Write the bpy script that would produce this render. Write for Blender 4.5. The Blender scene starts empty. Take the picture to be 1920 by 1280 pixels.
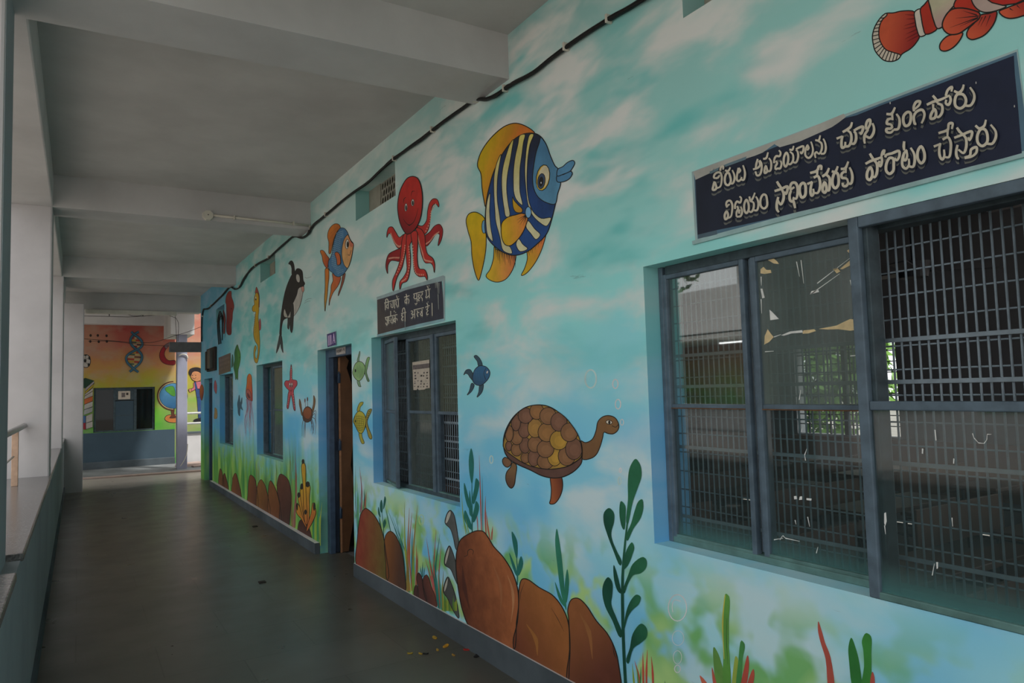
import bpy, bmesh, math, random
import numpy as np
from mathutils import Vector, Matrix
from mathutils.geometry import tessellate_polygon

random.seed(7)
SC = bpy.context.scene
COL = SC.collection

# ---------------------------------------------------------------- camera
W_PX, H_PX = 1920, 1280
_a = np.array([147 - 960, -(750 - 640), 0.0])
_b = np.array([360 - 960, 20670.0, 0.0])
F_PX = math.sqrt(-(_a[0] * _b[0] + _a[1] * _b[1]))
_Y = np.array([_a[0], _a[1], -F_PX]); _Y /= np.linalg.norm(_Y)
_Z = np.array([_b[0], _b[1], -F_PX]); _Z -= _Y * (_Z @ _Y); _Z /= np.linalg.norm(_Z)
_X = np.cross(_Y, _Z)
ROT = np.stack([_X, _Y, _Z])
CAM = np.array([0.0, 0.0, 1.65])
cam_data = bpy.data.cameras.new('camera')
cam_data.sensor_width = 36.0
cam_data.lens = F_PX * 36.0 / W_PX
cam_data.clip_start = 0.05
cam_data.clip_end = 500
cam = bpy.data.objects.new('camera', cam_data)
COL.objects.link(cam)
_m = Matrix([list(ROT[0]), list(ROT[1]), list(ROT[2])]).to_4x4()
_m.translation = Vector(CAM)
cam.matrix_world = _m
SC.camera = cam


def on_plane(x, y, axis, val):
    """point of the plane (axis = val) seen in the photograph at pixel x, y"""
    d = ROT @ np.array([x - 960, -(y - 640), -F_PX])
    t = (val - CAM[axis]) / d[axis]
    return CAM + t * d


# ---------------------------------------------------------------- light, sky, exposure
SC.view_settings.view_transform = 'Standard'
SC.view_settings.look = 'None'
SC.view_settings.gamma = 1
SC.view_settings.use_curve_mapping = False
SC.view_settings.exposure = 0.2

world = bpy.data.worlds.new('overcast_sky')
SC.world = world
world.use_nodes = True
wn = world.node_tree.nodes
wn.clear()
w_out = wn.new('ShaderNodeOutputWorld')
w_bg = wn.new('ShaderNodeBackground')
w_tc = wn.new('ShaderNodeTexCoord')
w_sep = wn.new('ShaderNodeSeparateXYZ')
w_ramp = wn.new('ShaderNodeValToRGB')
w_ramp.color_ramp.elements[0].position = 0.0
w_ramp.color_ramp.elements[0].color = (0.80, 0.82, 0.83, 1)
w_ramp.color_ramp.elements[1].position = 0.8
w_ramp.color_ramp.elements[1].color = (1.0, 1.0, 1.0, 1)
wl = world.node_tree.links
wl.new(w_tc.outputs['Generated'], w_sep.inputs[0])
wl.new(w_sep.outputs['Z'], w_ramp.inputs[0])
wl.new(w_ramp.outputs[0], w_bg.inputs['Color'])
w_bg.inputs['Strength'].default_value = 1.55
wl.new(w_bg.outputs[0], w_out.inputs['Surface'])

sun_d = bpy.data.lights.new('hazy_sun', 'SUN')
sun_d.energy = 3.0
sun_d.angle = math.radians(6)
sun_d.color = (1.0, 0.97, 0.93)
sun = bpy.data.objects.new('hazy_sun', sun_d)
COL.objects.link(sun)
sun.rotation_euler = Vector((-0.30, 0.5, -0.8)).to_track_quat('-Z', 'Y').to_euler()


# ---------------------------------------------------------------- materials
def s2l(c):
    return tuple(((v / 255) / 12.92 if v / 255 <= 0.04045 else ((v / 255 + 0.055) / 1.055) ** 2.4) for v in c)


def lin(c, g=1.0):
    return tuple(min(0.92, v * g) for v in s2l(c)) + (1.0,)


class NT:
    """small helper round a node tree"""
    def __init__(self, name):
        self.m = bpy.data.materials.new(name)
        self.m.use_nodes = True
        self.t = self.m.node_tree
        self.b = self.t.nodes['Principled BSDF']
        self.out = self.t.nodes['Material Output']

    def n(self, typ, **kw):
        nd = self.t.nodes.new(typ)
        for k, v in kw.items():
            if isinstance(v, tuple) and k.startswith('i_'):
                nd.inputs[v[0]].default_value = v[1]
            else:
                setattr(nd, k, v)
        return nd

    def l(self, a, b):
        self.t.links.new(a, b)

    def pos(self):
        if not hasattr(self, '_p'):
            g = self.n('ShaderNodeNewGeometry')
            s = self.n('ShaderNodeSeparateXYZ')
            self.l(g.outputs['Position'], s.inputs[0])
            self._p = (g.outputs['Position'], s)
        return self._p

    def noise(self, scale, stretch=(1, 1, 1), detail=3, rough=0.55, dist=0.0, off=(0, 0, 0), rot=(0, 0, 0)):
        mp = self.n('ShaderNodeMapping')
        mp.inputs['Scale'].default_value = stretch
        mp.inputs['Location'].default_value = off
        mp.inputs['Rotation'].default_value = rot
        self.l(self.pos()[0], mp.inputs['Vector'])
        nz = self.n('ShaderNodeTexNoise')
        nz.inputs['Scale'].default_value = scale
        nz.inputs['Detail'].default_value = detail
        nz.inputs['Roughness'].default_value = rough
        nz.inputs['Distortion'].default_value = dist
        self.l(mp.outputs[0], nz.inputs['Vector'])
        return nz.outputs['Fac']

    def ramp(self, fac, stops, interp='LINEAR'):
        r = self.n('ShaderNodeValToRGB')
        cr = r.color_ramp
        cr.interpolation = interp
        while len(cr.elements) < len(stops):
            cr.elements.new(0.5)
        for e, (p, c) in zip(cr.elements, stops):
            e.position = p
            e.color = c if isinstance(c, tuple) else (c, c, c, 1)
        self.l(fac, r.inputs[0])
        return r.outputs[0]

    def mix(self, fac, a, b, mode='MIX'):
        mx = self.n('ShaderNodeMix', data_type='RGBA', blend_type=mode)
        for sock, v in ((mx.inputs[0], fac), (mx.inputs[6], a), (mx.inputs[7], b)):
            if isinstance(v, (tuple, float, int)):
                sock.default_value = v
            else:
                self.l(v, sock)
        return mx.outputs[2]

    def math(self, op, a, b=0.0, clamp=False):
        md = self.n('ShaderNodeMath', operation=op, use_clamp=clamp)
        for sock, v in ((md.inputs[0], a), (md.inputs[1], b)):
            if isinstance(v, (int, float)):
                sock.default_value = v
            else:
                self.l(v, sock)
        return md.outputs[0]

    def rng(self, v, a, b, lo=0.0, hi=1.0):
        mr = self.n('ShaderNodeMapRange')
        mr.clamp = True
        mr.inputs[1].default_value = a
        mr.inputs[2].default_value = b
        mr.inputs[3].default_value = lo
        mr.inputs[4].default_value = hi
        self.l(v, mr.inputs[0])
        return mr.outputs[0]

    def base(self, c):
        if isinstance(c, tuple):
            self.b.inputs['Base Color'].default_value = c
        else:
            self.l(c, self.b.inputs['Base Color'])

    def bump(self, h, strength=0.2, dist=0.01):
        bp = self.n('ShaderNodeBump')
        bp.inputs['Strength'].default_value = strength
        bp.inputs['Distance'].default_value = dist
        self.l(h, bp.inputs['Height'])
        self.l(bp.outputs[0], self.b.inputs['Normal'])

    def set(self, **kw):
        for k, v in kw.items():
            self.b.inputs[k.replace('_', ' ')].default_value = v
        return self.m


MATS = {}


def plain(name, c, rough=0.65, var=0.12, scale=6.0, metal=0.0, bump=0.0, spec=0.35, g=1.0):
    """painted surface: one colour with a little uneven wear"""
    if name in MATS:
        return MATS[name]
    t = NT(name)
    base = lin(c, g)
    if var:
        f = t.noise(scale, detail=4)
        hi = tuple(min(1, v * (1 + var)) for v in base[:3]) + (1,)
        lo = tuple(v * (1 - var) for v in base[:3]) + (1,)
        t.base(t.ramp(f, [(0.3, lo), (0.7, hi)]))
    else:
        t.base(base)
    if bump:
        t.bump(t.noise(scale * 8, detail=4), bump, 0.004)
    t.b.inputs['Roughness'].default_value = rough
    t.b.inputs['Metallic'].default_value = metal
    t.b.inputs['Specular IOR Level'].default_value = spec
    MATS[name] = t.m
    return t.m


# ---------------------------------------------------------------- mesh helpers
class MB:
    """collects boxes, bars and tubes into one mesh"""
    def __init__(self):
        self.v, self.f, self.mi = [], [], []
        self.mats = []
        self.smooth = []

    def mat(self, m):
        if m not in self.mats:
            self.mats.append(m)
        return self.mats.index(m)

    def quad(self, pts, m=None, smooth=False):
        i = len(self.v)
        self.v += [tuple(p) for p in pts]
        self.f.append(tuple(range(i, i + len(pts))))
        self.mi.append(self.mat(m) if m else 0)
        self.smooth.append(smooth)

    def box(self, lo, hi, m=None, bevel=0.0, rot=None, piv=None):
        x0, y0, z0 = lo
        x1, y1, z1 = hi
        if bevel > 0:
            b = min(bevel, abs(x1 - x0) * .45, abs(y1 - y0) * .45, abs(z1 - z0) * .45)
            bm = bmesh.new()
            bmesh.ops.create_cube(bm, size=1.0)
            for v in bm.verts:
                v.co = Vector(((x0 + x1) / 2 + v.co.x * (x1 - x0), (y0 + y1) / 2 + v.co.y * (y1 - y0), (z0 + z1) / 2 + v.co.z * (z1 - z0)))
            bmesh.ops.bevel(bm, geom=bm.edges[:], offset=b, segments=2, affect='EDGES', profile=0.5)
            self.bm(bm, m, rot, piv)
            return
        c = [(x0, y0, z0), (x1, y0, z0), (x1, y1, z0), (x0, y1, z0), (x0, y0, z1), (x1, y0, z1), (x1, y1, z1), (x0, y1, z1)]
        if rot:
            p = Vector(piv)
            c = [tuple(rot @ (Vector(q) - p) + p) for q in c]
        i = len(self.v)
        self.v += c
        k = self.mat(m) if m else 0
        for q in ((3, 2, 1, 0), (4, 5, 6, 7), (0, 1, 5, 4), (1, 2, 6, 5), (2, 3, 7, 6), (3, 0, 4, 7)):
            self.f.append(tuple(i + a for a in q))
            self.mi.append(k)
            self.smooth.append(False)

    def bm(self, bm, m=None, rot=None, piv=None, smooth=False):
        i = len(self.v)
        bm.verts.ensure_lookup_table()
        bm.verts.index_update()
        p = Vector(piv) if piv else Vector()
        for v in bm.verts:
            self.v.append(tuple(rot @ (v.co - p) + p) if rot else tuple(v.co))
        k = self.mat(m) if m else 0
        for f in bm.faces:
            self.f.append(tuple(i + v.index for v in f.verts))
            self.mi.append(k)
            self.smooth.append(smooth)
        bm.free()

    def tube(self, pts, r, m=None, seg=8, closed=False):
        pts = [Vector(p) for p in pts]
        n = len(pts)
        rings = []
        prev = None
        for i, p in enumerate(pts):
            if closed:
                t = (pts[(i + 1) % n] - pts[i - 1])
            else:
                t = pts[min(i + 1, n - 1)] - pts[max(i - 1, 0)]
            t.normalize()
            if prev is None:
                u = t.orthogonal().normalized()
            else:
                u = prev - t * prev.dot(t)
                if u.length < 1e-6:
                    u = t.orthogonal()
                u.normalize()
            prev = u
            w = t.cross(u)
            rr = r[i] if isinstance(r, (list, tuple)) else r
            rings.append([tuple(p + (u * math.cos(2 * math.pi * k / seg) + w * math.sin(2 * math.pi * k / seg)) * rr) for k in range(seg)])
        b = len(self.v)
        for rg in rings:
            self.v += rg
        mi = self.mat(m) if m else 0
        last = n if closed else n - 1
        for i in range(last):
            for k in range(seg):
                a0 = b + i * seg
                a1 = b + ((i + 1) % n) * seg
                self.f.append((a0 + k, a0 + (k + 1) % seg, a1 + (k + 1) % seg, a1 + k))
                self.mi.append(mi)
                self.smooth.append(True)
        if not closed:
            self.f.append(tuple(b + k for k in range(seg))[::-1])
            self.f.append(tuple(b + (n - 1) * seg + k for k in range(seg)))
            self.mi += [mi, mi]
            self.smooth += [False, False]

    def build(self, name, m=None, parent=None, origin=None):
        me = bpy.data.meshes.new(name)
        if origin is None:
            a = np.array(self.v)
            lo, hi = a.min(0), a.max(0)
            origin = Vector(((lo[0] + hi[0]) / 2, (lo[1] + hi[1]) / 2, lo[2]))
        origin = Vector(origin)
        me.from_pydata([tuple(Vector(v) - origin) for v in self.v], [], self.f)
        mats = self.mats if self.mats else [m]
        for k in mats:
            me.materials.append(k)
        me.polygons.foreach_set('material_index', self.mi)
        me.polygons.foreach_set('use_smooth', self.smooth)
        me.update()
        o = bpy.data.objects.new(name, me)
        COL.objects.link(o)
        if parent:
            o.parent = parent
            o.location = origin - world_loc(parent)
        else:
            o.location = origin
        return o


def world_loc(o):
    v = Vector(o.location)
    while o.parent:
        o = o.parent
        v += Vector(o.location)
    return v


def tag(o, label=None, cat=None, group=None, kind=None):
    if label:
        o['label'] = label
    if cat:
        o['category'] = cat
    if group:
        o['group'] = group
    if kind:
        o['kind'] = kind
    return o


def empty(name, loc, label=None, cat=None, group=None, kind=None):
    o = bpy.data.objects.new(name, None)
    o.empty_display_size = 0.1
    COL.objects.link(o)
    o.location = loc
    return tag(o, label, cat, group, kind)


def struct(o, label=None, cat='structure'):
    o['kind'] = 'structure'
    if label:
        o['label'] = label
        o['category'] = cat
    return o


def cat_rom(pts, sub=5, closed=True):
    P = [np.array(p, float) for p in pts]
    n = len(P)
    if n < 3:
        return [tuple(p) for p in P]
    out = []
    rng_ = range(n) if closed else range(n - 1)
    for i in rng_:
        if closed:
            p0, p1, p2, p3 = P[i - 1], P[i], P[(i + 1) % n], P[(i + 2) % n]
        else:
            p0, p1, p2, p3 = P[max(i - 1, 0)], P[i], P[i + 1], P[min(i + 2, n - 1)]
        # centripetal
        t0 = 0.0
        t1 = t0 + max(1e-6, np.linalg.norm(p1 - p0) ** 0.5)
        t2 = t1 + max(1e-6, np.linalg.norm(p2 - p1) ** 0.5)
        t3 = t2 + max(1e-6, np.linalg.norm(p3 - p2) ** 0.5)
        if np.allclose(p0, p1):
            t0 = t1 - (t2 - t1)
            p0 = p1 - (p2 - p1)
        if np.allclose(p2, p3):
            t3 = t2 + (t2 - t1)
            p3 = p2 + (p2 - p1)
        for k in range(sub):
            t = t1 + (t2 - t1) * k / sub
            A1 = (t1 - t) / (t1 - t0) * p0 + (t - t0) / (t1 - t0) * p1
            A2 = (t2 - t) / (t2 - t1) * p1 + (t - t1) / (t2 - t1) * p2
            A3 = (t3 - t) / (t3 - t2) * p2 + (t - t2) / (t3 - t2) * p3
            B1 = (t2 - t) / (t2 - t0) * A1 + (t - t0) / (t2 - t0) * A2
            B2 = (t3 - t) / (t3 - t1) * A2 + (t - t1) / (t3 - t1) * A3
            out.append(tuple((t2 - t) / (t2 - t1) * B1 + (t - t1) / (t2 - t1) * B2))
    if not closed:
        out.append(tuple(P[-1]))
    return out


def parse(s):
    return [tuple(float(a) for a in q.split(',')) for q in s.split()]
# ---------------------------------------------------------------- the place
W = 2.14            # painted wall of the classrooms
T = 0.23            # its thickness
K = W / 2.12


def ky(y):
    return y * K


def kz(z):
    return 1.65 + (z - 1.65) * K


CEIL = 3.72
Y_END = ky(15.66)

# openings in the painted wall: name -> y0, y1, z0, z1
OPEN = {
    'window_1': (ky(0.80), ky(2.352), kz(0.965), kz(2.163)),
    'window_2': (ky(4.185), ky(5.772), kz(0.888), kz(2.104)),
    'window_3': (ky(8.875), ky(10.35), kz(0.83), kz(2.062)),
    'window_4': (ky(12.13), ky(13.39), kz(0.83), kz(2.015)),
    'door_1': (ky(6.29), ky(7.372), -0.02, kz(2.094)),
    'door_2': (ky(14.2), ky(15.2), -0.02, kz(1.992)),
    'vent_1': (ky(1.15), ky(2.048), kz(3.15), kz(3.47)),
    'vent_2': (ky(5.178), ky(6.12), kz(3.185), kz(3.47)),
    'vent_3': (ky(9.2), ky(10.07), kz(3.183), kz(3.447)),
    'vent_4': (ky(12.9), ky(13.75), kz(2.98), kz(3.22)),
}

# ---- mural ground: airbrushed water, cloud white to turquoise above, blue in the middle, green weeds below
def mural_material():
    t = NT('airbrushed_water_paint')
    _, s = t.pos()
    y, z = s.outputs['Y'], s.outputs['Z']
    n1 = t.noise(1.0, (0.6, 1.5, 3.6), 4, 0.5, 0.3, rot=(0.10, 0, 0))
    n2 = t.noise(1.0, (1.2, 2.3, 1.9), 3, 0.5, 0.0, off=(4, 2, 7))
    n3 = t.noise(1.0, (1.0, 0.55, 1.3), 2, 0.5, off=(9, 3, 1))
    zz = t.math('ADD', z, t.math('MULTIPLY', t.math('SUBTRACT', n2, 0.5), 0.55))
    h = t.rng(zz, 0.0, 3.8)
    water = t.ramp(h, [
        (0.00, lin((104, 158, 186), G)), (0.18, lin((124, 168, 190), G)), (0.30, lin((104, 158, 192), G)), (0.38, lin((104, 160, 188), G)),
        (0.45, lin((112, 168, 184), G)), (0.54, lin((116, 174, 172), G)), (0.70, lin((120, 166, 162), G)), (1.0, lin((114, 150, 148), G))])
    # white clouds of spray
    up = t.ramp(h, [(0.0, 0.4), (0.20, 0.4), (0.30, 0.7), (0.42, 0.65), (0.55, 0.95), (1.0, 1.0)])
    cl = t.ramp(n1, [(0.40, 0.0), (0.66, 1.0)], 'EASE')
    c1 = t.mix(t.math('MULTIPLY', cl, up), water, lin((172, 175, 172), G))
    # turquoise drifts
    tq = t.ramp(t.noise(1.0, (0.7, 1.2, 4.2), 3, 0.5, 0.2, off=(1, 8, 3), rot=(0.12, 0, 0)), [(0.48, 0.0), (0.68, 0.8)], 'EASE')
    c2 = t.mix(t.math('MULTIPLY', tq, t.rng(z, 1.5, 2.3)), c1, lin((74, 150, 148), G))
    # paler, chalkier spray round the octopus
    pale = t.math('MULTIPLY', t.math('MULTIPLY', t.rng(y, 3.6, 5.2), t.rng(y, 8.0, 9.6, 1.0, 0.0)), t.rng(z, 1.9, 2.6))
    c2 = t.mix(t.math('MULTIPLY', pale, 0.55), c2, lin((152, 168, 164), G))
    # the far end of the wall is a deeper teal
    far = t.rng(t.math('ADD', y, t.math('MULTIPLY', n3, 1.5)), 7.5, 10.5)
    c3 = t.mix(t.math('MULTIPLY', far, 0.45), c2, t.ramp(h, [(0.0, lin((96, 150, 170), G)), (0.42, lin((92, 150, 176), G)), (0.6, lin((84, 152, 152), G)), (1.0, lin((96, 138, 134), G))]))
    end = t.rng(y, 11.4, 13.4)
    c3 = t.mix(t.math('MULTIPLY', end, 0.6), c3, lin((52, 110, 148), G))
    # deep blue patches near the windows
    bl = t.ramp(t.noise(1.0, (1.0, 1.0, 1.4), 2, 0.5, off=(3, 5, 2)), [(0.45, 0.0), (0.65, 1.0)], 'EASE')
    bz = t.ramp(t.rng(z, 0.0, 2.0), [(0.0, 0.75), (0.45, 0.85), (0.68, 0.8), (0.78, 0.0)])
    c4 = t.mix(t.math('MULTIPLY', bl, bz), c3, lin((74, 142, 190), G))
    # weeds: green and yellow sprayed blotches
    gn = t.noise(1.0, (5.2, 5.2, 5.8), 2, 0.5, 0.2, off=(2, 9, 5))
    gz = t.math('SUBTRACT', 1.0, t.rng(z, 0.68, 0.96))
    g1 = t.math('MULTIPLY', t.ramp(gn, [(0.44, 0.0), (0.62, 0.9)], 'EASE'), gz)
    gc = t.mix(t.ramp(t.noise(1.0, (2.7, 2.7, 2.7), 2), [(0.4, 0.0), (0.6, 1.0)]), lin((84, 136, 66), G), lin((136, 164, 92), G))
    c5 = t.mix(g1, c4, gc)
    # dense growth beyond the door
    fg = t.noise(1.0, (5.0, 5.0, 0.9), 3, 0.55, off=(7, 1, 1))
    fz = t.math('SUBTRACT', t.rng(t.math('ADD', z, t.math('MULTIPLY', fg, -0.75)), 0.12, 0.74, 1.0, 0.0), 0.0)
    fy = t.rng(y, 6.9, 7.6)
    fc = t.ramp(t.noise(1.0, (6.0, 6.0, 1.2), 2, 0.5, off=(1, 1, 5)), [(0.3, lin((56, 108, 58), G)), (0.52, lin((88, 138, 64), G)), (0.72, lin((128, 156, 76), G))])
    c6 = t.mix(t.math('MULTIPLY', fz, fy), c5, fc)
    # the reveals of doors and windows are brushed blue, green near the ground beyond the door
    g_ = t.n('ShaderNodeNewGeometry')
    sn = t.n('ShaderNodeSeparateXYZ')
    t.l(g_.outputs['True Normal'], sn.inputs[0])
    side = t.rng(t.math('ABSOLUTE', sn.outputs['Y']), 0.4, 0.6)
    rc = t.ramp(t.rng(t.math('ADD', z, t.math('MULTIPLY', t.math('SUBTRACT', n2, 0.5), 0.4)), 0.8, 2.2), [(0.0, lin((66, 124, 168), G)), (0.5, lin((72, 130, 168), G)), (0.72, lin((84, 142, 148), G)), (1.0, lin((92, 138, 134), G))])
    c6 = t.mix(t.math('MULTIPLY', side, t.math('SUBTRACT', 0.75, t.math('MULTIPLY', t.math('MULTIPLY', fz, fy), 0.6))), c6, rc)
    # fine hairline cracks and grime
    cr = t.noise(1.0, (1.0, 1.3, 14.0), 5, 0.7, 0.4, rot=(0.16, 0, 0))
    c7 = t.mix(t.ramp(cr, [(0.685, 0.0), (0.70, 0.32), (0.715, 0.0)]), c6, lin((72, 84, 84), 1.4))
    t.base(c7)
    t.b.inputs['Roughness'].default_value = 0.72
    t.b.inputs['Specular IOR Level'].default_value = 0.25
    t.bump(t.noise(30, detail=5), 0.12, 0.004)
    return t.m


G = 2.15            # paint reflectance against the tone seen in the dim corridor
M_mural = mural_material()


def plaster(name, c, g=1.9, stain=0.10):
    t = NT(name)
    f = t.noise(1.3, detail=5, rough=0.6)
    a = lin(c, g)
    b = tuple(v * (1 - stain * 1.6) for v in a[:3]) + (1,)
    t.base(t.ramp(f, [(0.35, b), (0.65, a)]))
    t.b.inputs['Roughness'].default_value = 0.85
    t.b.inputs['Specular IOR Level'].default_value = 0.2
    t.bump(t.noise(45, detail=5), 0.15, 0.003)
    return t.m


M_ceiling = plaster('whitewashed_ceiling', (166, 164, 161), 1.6)
M_white = plaster('white_wall_paint', (176, 174, 173), 1.45)
M_pillar = plaster('grey_white_pillar_paint', (172, 168, 168), 1.45)
M_grey_blue = plaster('blue_grey_oil_paint', (108, 113, 116), 2.2)
M_dado = plaster('dark_blue_dado_paint', (72, 90, 102), 1.0)
M_base = plaster('grey_skirting_paint', (98, 108, 114), 0.95, 0.25)
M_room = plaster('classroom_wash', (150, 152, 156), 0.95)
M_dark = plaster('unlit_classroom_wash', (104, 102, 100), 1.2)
M_conc = plaster('pink_concrete', (168, 150, 140), 1.2, 0.2)


def floor_material():
    t = NT('polished_grey_stone_slabs')
    p, s = t.pos()
    br = t.n('ShaderNodeTexBrick')
    br.offset = 0.5
    br.inputs['Scale'].default_value = 1.0
    br.inputs['Brick Width'].default_value = 0.9
    br.inputs['Row Height'].default_value = 0.6
    br.inputs['Mortar Size'].default_value = 0.004
    br.inputs['Color1'].default_value = lin((76, 76, 69))
    br.inputs['Color2'].default_value = lin((86, 85, 78))
    br.inputs['Mortar'].default_value = lin((62, 60, 53))
    t.l(p, br.inputs['Vector'])
    f = t.noise(1.0, (1.4, 1.4, 1.4), 5, 0.6)
    c = t.mix(t.ramp(f, [(0.3, 0.0), (0.7, 0.5)]), br.outputs['Color'], lin((96, 94, 84)))
    c = t.mix(t.ramp(t.noise(1.6, detail=3, off=(3, 3, 3)), [(0.5, 0.0), (0.8, 0.4)]), c, lin((62, 61, 55)))
    dust_light = t.rng(t.math('ADD', s.outputs['Y'], t.math('MULTIPLY', f, 1.2)), 15.6, 16.9)  # pale dust plus daylight at the far end, both put into the colour
    c = t.mix(t.math('MULTIPLY', dust_light, 0.9), c, lin((176, 168, 156)))
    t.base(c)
    t.l(t.ramp(t.noise(3, detail=4), [(0.3, 0.27), (0.7, 0.36)]), t.b.inputs['Roughness'])
    t.b.inputs['Specular IOR Level'].default_value = 0.4
    t.bump(t.noise(6, detail=2), 0.03, 0.003)
    return t.m


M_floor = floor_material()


def granite():
    t = NT('grey_granite_slab')
    f = t.noise(90, detail=3)
    t.base(t.ramp(f, [(0.35, lin((84, 82, 82))), (0.6, lin((120, 116, 114))), (0.75, lin((150, 146, 142)))]))
    t.b.inputs['Roughness'].default_value = 0.22
    return t.m


M_granite = granite()
M_ground = plaster('courtyard_paving', (172, 164, 156), 1.0, 0.2)


def simple_box(name, lo, hi, m, label=None, cat='structure', bevel=0.0):
    b = MB()
    b.box(lo, hi, m, bevel)
    return struct(b.build(name), label, cat)


# floors
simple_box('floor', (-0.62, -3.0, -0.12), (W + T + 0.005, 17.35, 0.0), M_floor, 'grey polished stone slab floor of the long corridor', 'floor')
simple_box('floor_cross_corridor', (-4.0, 17.35, -0.12), (6.5, 19.9, 0.004), plaster('worn_grey_cement_floor', (132, 136, 136), 1.1, 0.25), 'grey floor of the crossing corridor beyond the pinkish kerb', 'floor')
simple_box('ground', (-60, -40, -0.5), (60, 70, -0.3), M_ground, 'paved ground of the courtyard outside', 'ground')
kb = MB()
kb.box((-0.6, 17.30, 0.0), (2.6, 17.46, 0.035), M_conc, 0.008, Matrix.Rotation(-0.10, 3, 'Z'), (1.0, 17.38, 0.0))
struct(kb.build('trim_kerb'), 'pinkish concrete kerb strip across the far corridor floor', 'kerb')

# ceiling slab
simple_box('ceiling', (-0.66, -3.0, CEIL), (8.3, 16.3, CEIL + 0.15), M_ceiling, 'off-white ceiling of the long corridor between the beams', 'ceiling')
simple_box('ceiling_cross_corridor', (-4.0, 16.3, 3.72), (2.45, 20.1, 3.87), M_white, 'white ceiling of the crossing corridor at the far end', 'ceiling')


# painted wall with its openings
def wall_with_openings(name, x0, x1, ya, yb, za, zb, openings, m_front, m_back, label):
    b = MB()
    ys = sorted({ya, yb} | {v for o in openings for v in o[:2]})
    zs = sorted({za, zb} | {min(max(v, za), zb) for o in openings for v in o[2:]})

    def hole(y, z):
        return any(o[0] < y < o[1] and o[2] < z < o[3] for o in openings)
    for y0, y1 in zip(ys, ys[1:]):
        for z0, z1 in zip(zs, zs[1:]):
            if hole((y0 + y1) / 2, (z0 + z1) / 2):
                continue
            b.quad([(x0, y0, z0), (x0, y0, z1), (x0, y1, z1), (x0, y1, z0)], m_front)
            b.quad([(x1, y0, z0), (x1, y1, z0), (x1, y1, z1), (x1, y0, z1)], m_back)
    for (y0, y1, z0, z1) in openings:
        z0c = max(z0, za)
        b.quad([(x0, y1, z0c), (x0, y1, z1), (x1, y1, z1), (x1, y1, z0c)], m_front)
        b.quad([(x0, y0, z0c), (x1, y0, z0c), (x1, y0, z1), (x0, y0, z1)], m_front)
        b.quad([(x0, y0, z1), (x1, y0, z1), (x1, y1, z1), (x0, y1, z1)], m_front)
        if z0 > za:
            b.quad([(x0, y0, z0), (x0, y1, z0), (x1, y1, z0), (x1, y0, z0)], m_front)
    b.quad([(x0, yb, za), (x0, yb, zb), (x1, yb, zb), (x1, yb, za)], m_front)
    b.quad([(x0, ya, za), (x1, ya, za), (x1, ya, zb), (x0, ya, zb)], m_front)
    b.quad([(x0, ya, zb), (x1, ya, zb), (x1, yb, zb), (x0, yb, zb)], m_front)
    o = b.build(name, origin=(x0, ya, za))
    return struct(o, label, 'wall')


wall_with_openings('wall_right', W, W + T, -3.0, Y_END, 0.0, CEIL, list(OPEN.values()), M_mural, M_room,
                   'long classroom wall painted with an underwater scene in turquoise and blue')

# classrooms behind it
room = MB()
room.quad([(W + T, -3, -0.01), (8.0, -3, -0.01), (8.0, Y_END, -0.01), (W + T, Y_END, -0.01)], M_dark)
struct(room.build('floor_classroom'), 'dark floor inside the classrooms', 'floor')
FW = (ky(4.65), ky(6.0), 0.95, 2.08)
wall_with_openings('wall_classroom_far', 8.0, 8.2, -3.0, Y_END, 0.0, CEIL, [FW, (0.2, 2.4, 0.95, 2.4), (-2.7, -0.5, 0.95, 2.4)], M_room, M_white, 'far wall of the classroom with a barred window')  # the two openings without bars are added, unseen, to let daylight in
simple_box('wall_classroom_near', (W + T, -3.2, 0), (8.2, -3.0, 0.9), M_room)  # open gap up to the next wall piece is added to light the room
simple_box('wall_classroom_near_top', (W + T, -3.2, 2.7), (8.2, -3.0, CEIL), M_room)
simple_box('wall_partition', (W + T, ky(7.55), 0), (8.0, ky(7.55) + 0.15, CEIL), plaster('shade_dark_partition_wash', (40, 36, 33), 0.9), 'classroom partition wall behind the open door', 'wall')  # partition colour darkened to stand in for the unlit room
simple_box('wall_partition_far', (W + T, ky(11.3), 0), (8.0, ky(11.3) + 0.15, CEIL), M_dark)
simple_box('wall_gable', (W + T, Y_END - 0.2, 0), (8.2, Y_END, CEIL), M_white, 'end wall of the classroom block', 'wall')
cb = MB()
cb.box((W + T, 3.3, 3.3), (8.0, 3.6, CEIL), M_white)
struct(cb.build('beam_classroom'), 'pale ceiling beam inside the classroom', 'beam')

# skirting along the painted wall (its top edge rises towards the camera)
def skirting(name, x, ya, yb, za, zb, label):
    b = MB()
    b.quad([(x, ya, 0), (x, ya, za), (x, yb, zb), (x, yb, 0)], M_base)
    b.quad([(x, ya, za), (W + 0.004, ya, za), (W + 0.004, yb, zb), (x, yb, zb)], M_white)
    b.quad([(x, ya, 0), (W + 0.004, ya, 0), (W + 0.004, ya, za), (x, ya, za)], M_base)
    b.quad([(x, yb, 0), (x, yb, zb), (W + 0.004, yb, zb), (W + 0.004, yb, 0)], M_base)
    return struct(b.build(name), label, 'skirting')


skirting('baseboard_right_near', W - 0.012, -3.0, OPEN['door_1'][0], 0.26, 0.116, 'grey painted skirting below the big rocks, near side of the open door')
skirting('baseboard_right_far', W - 0.05, OPEN['door_1'][1], OPEN['door_2'][0], 0.112, 0.095, 'grey painted skirting with a chipped white top beyond the open door')

# beams
def beam(name, lo, hi, m, label):
    b = MB()
    b.box(lo, hi, m, 0.012)
    return struct(b.build(name), label, 'beam')


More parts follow.
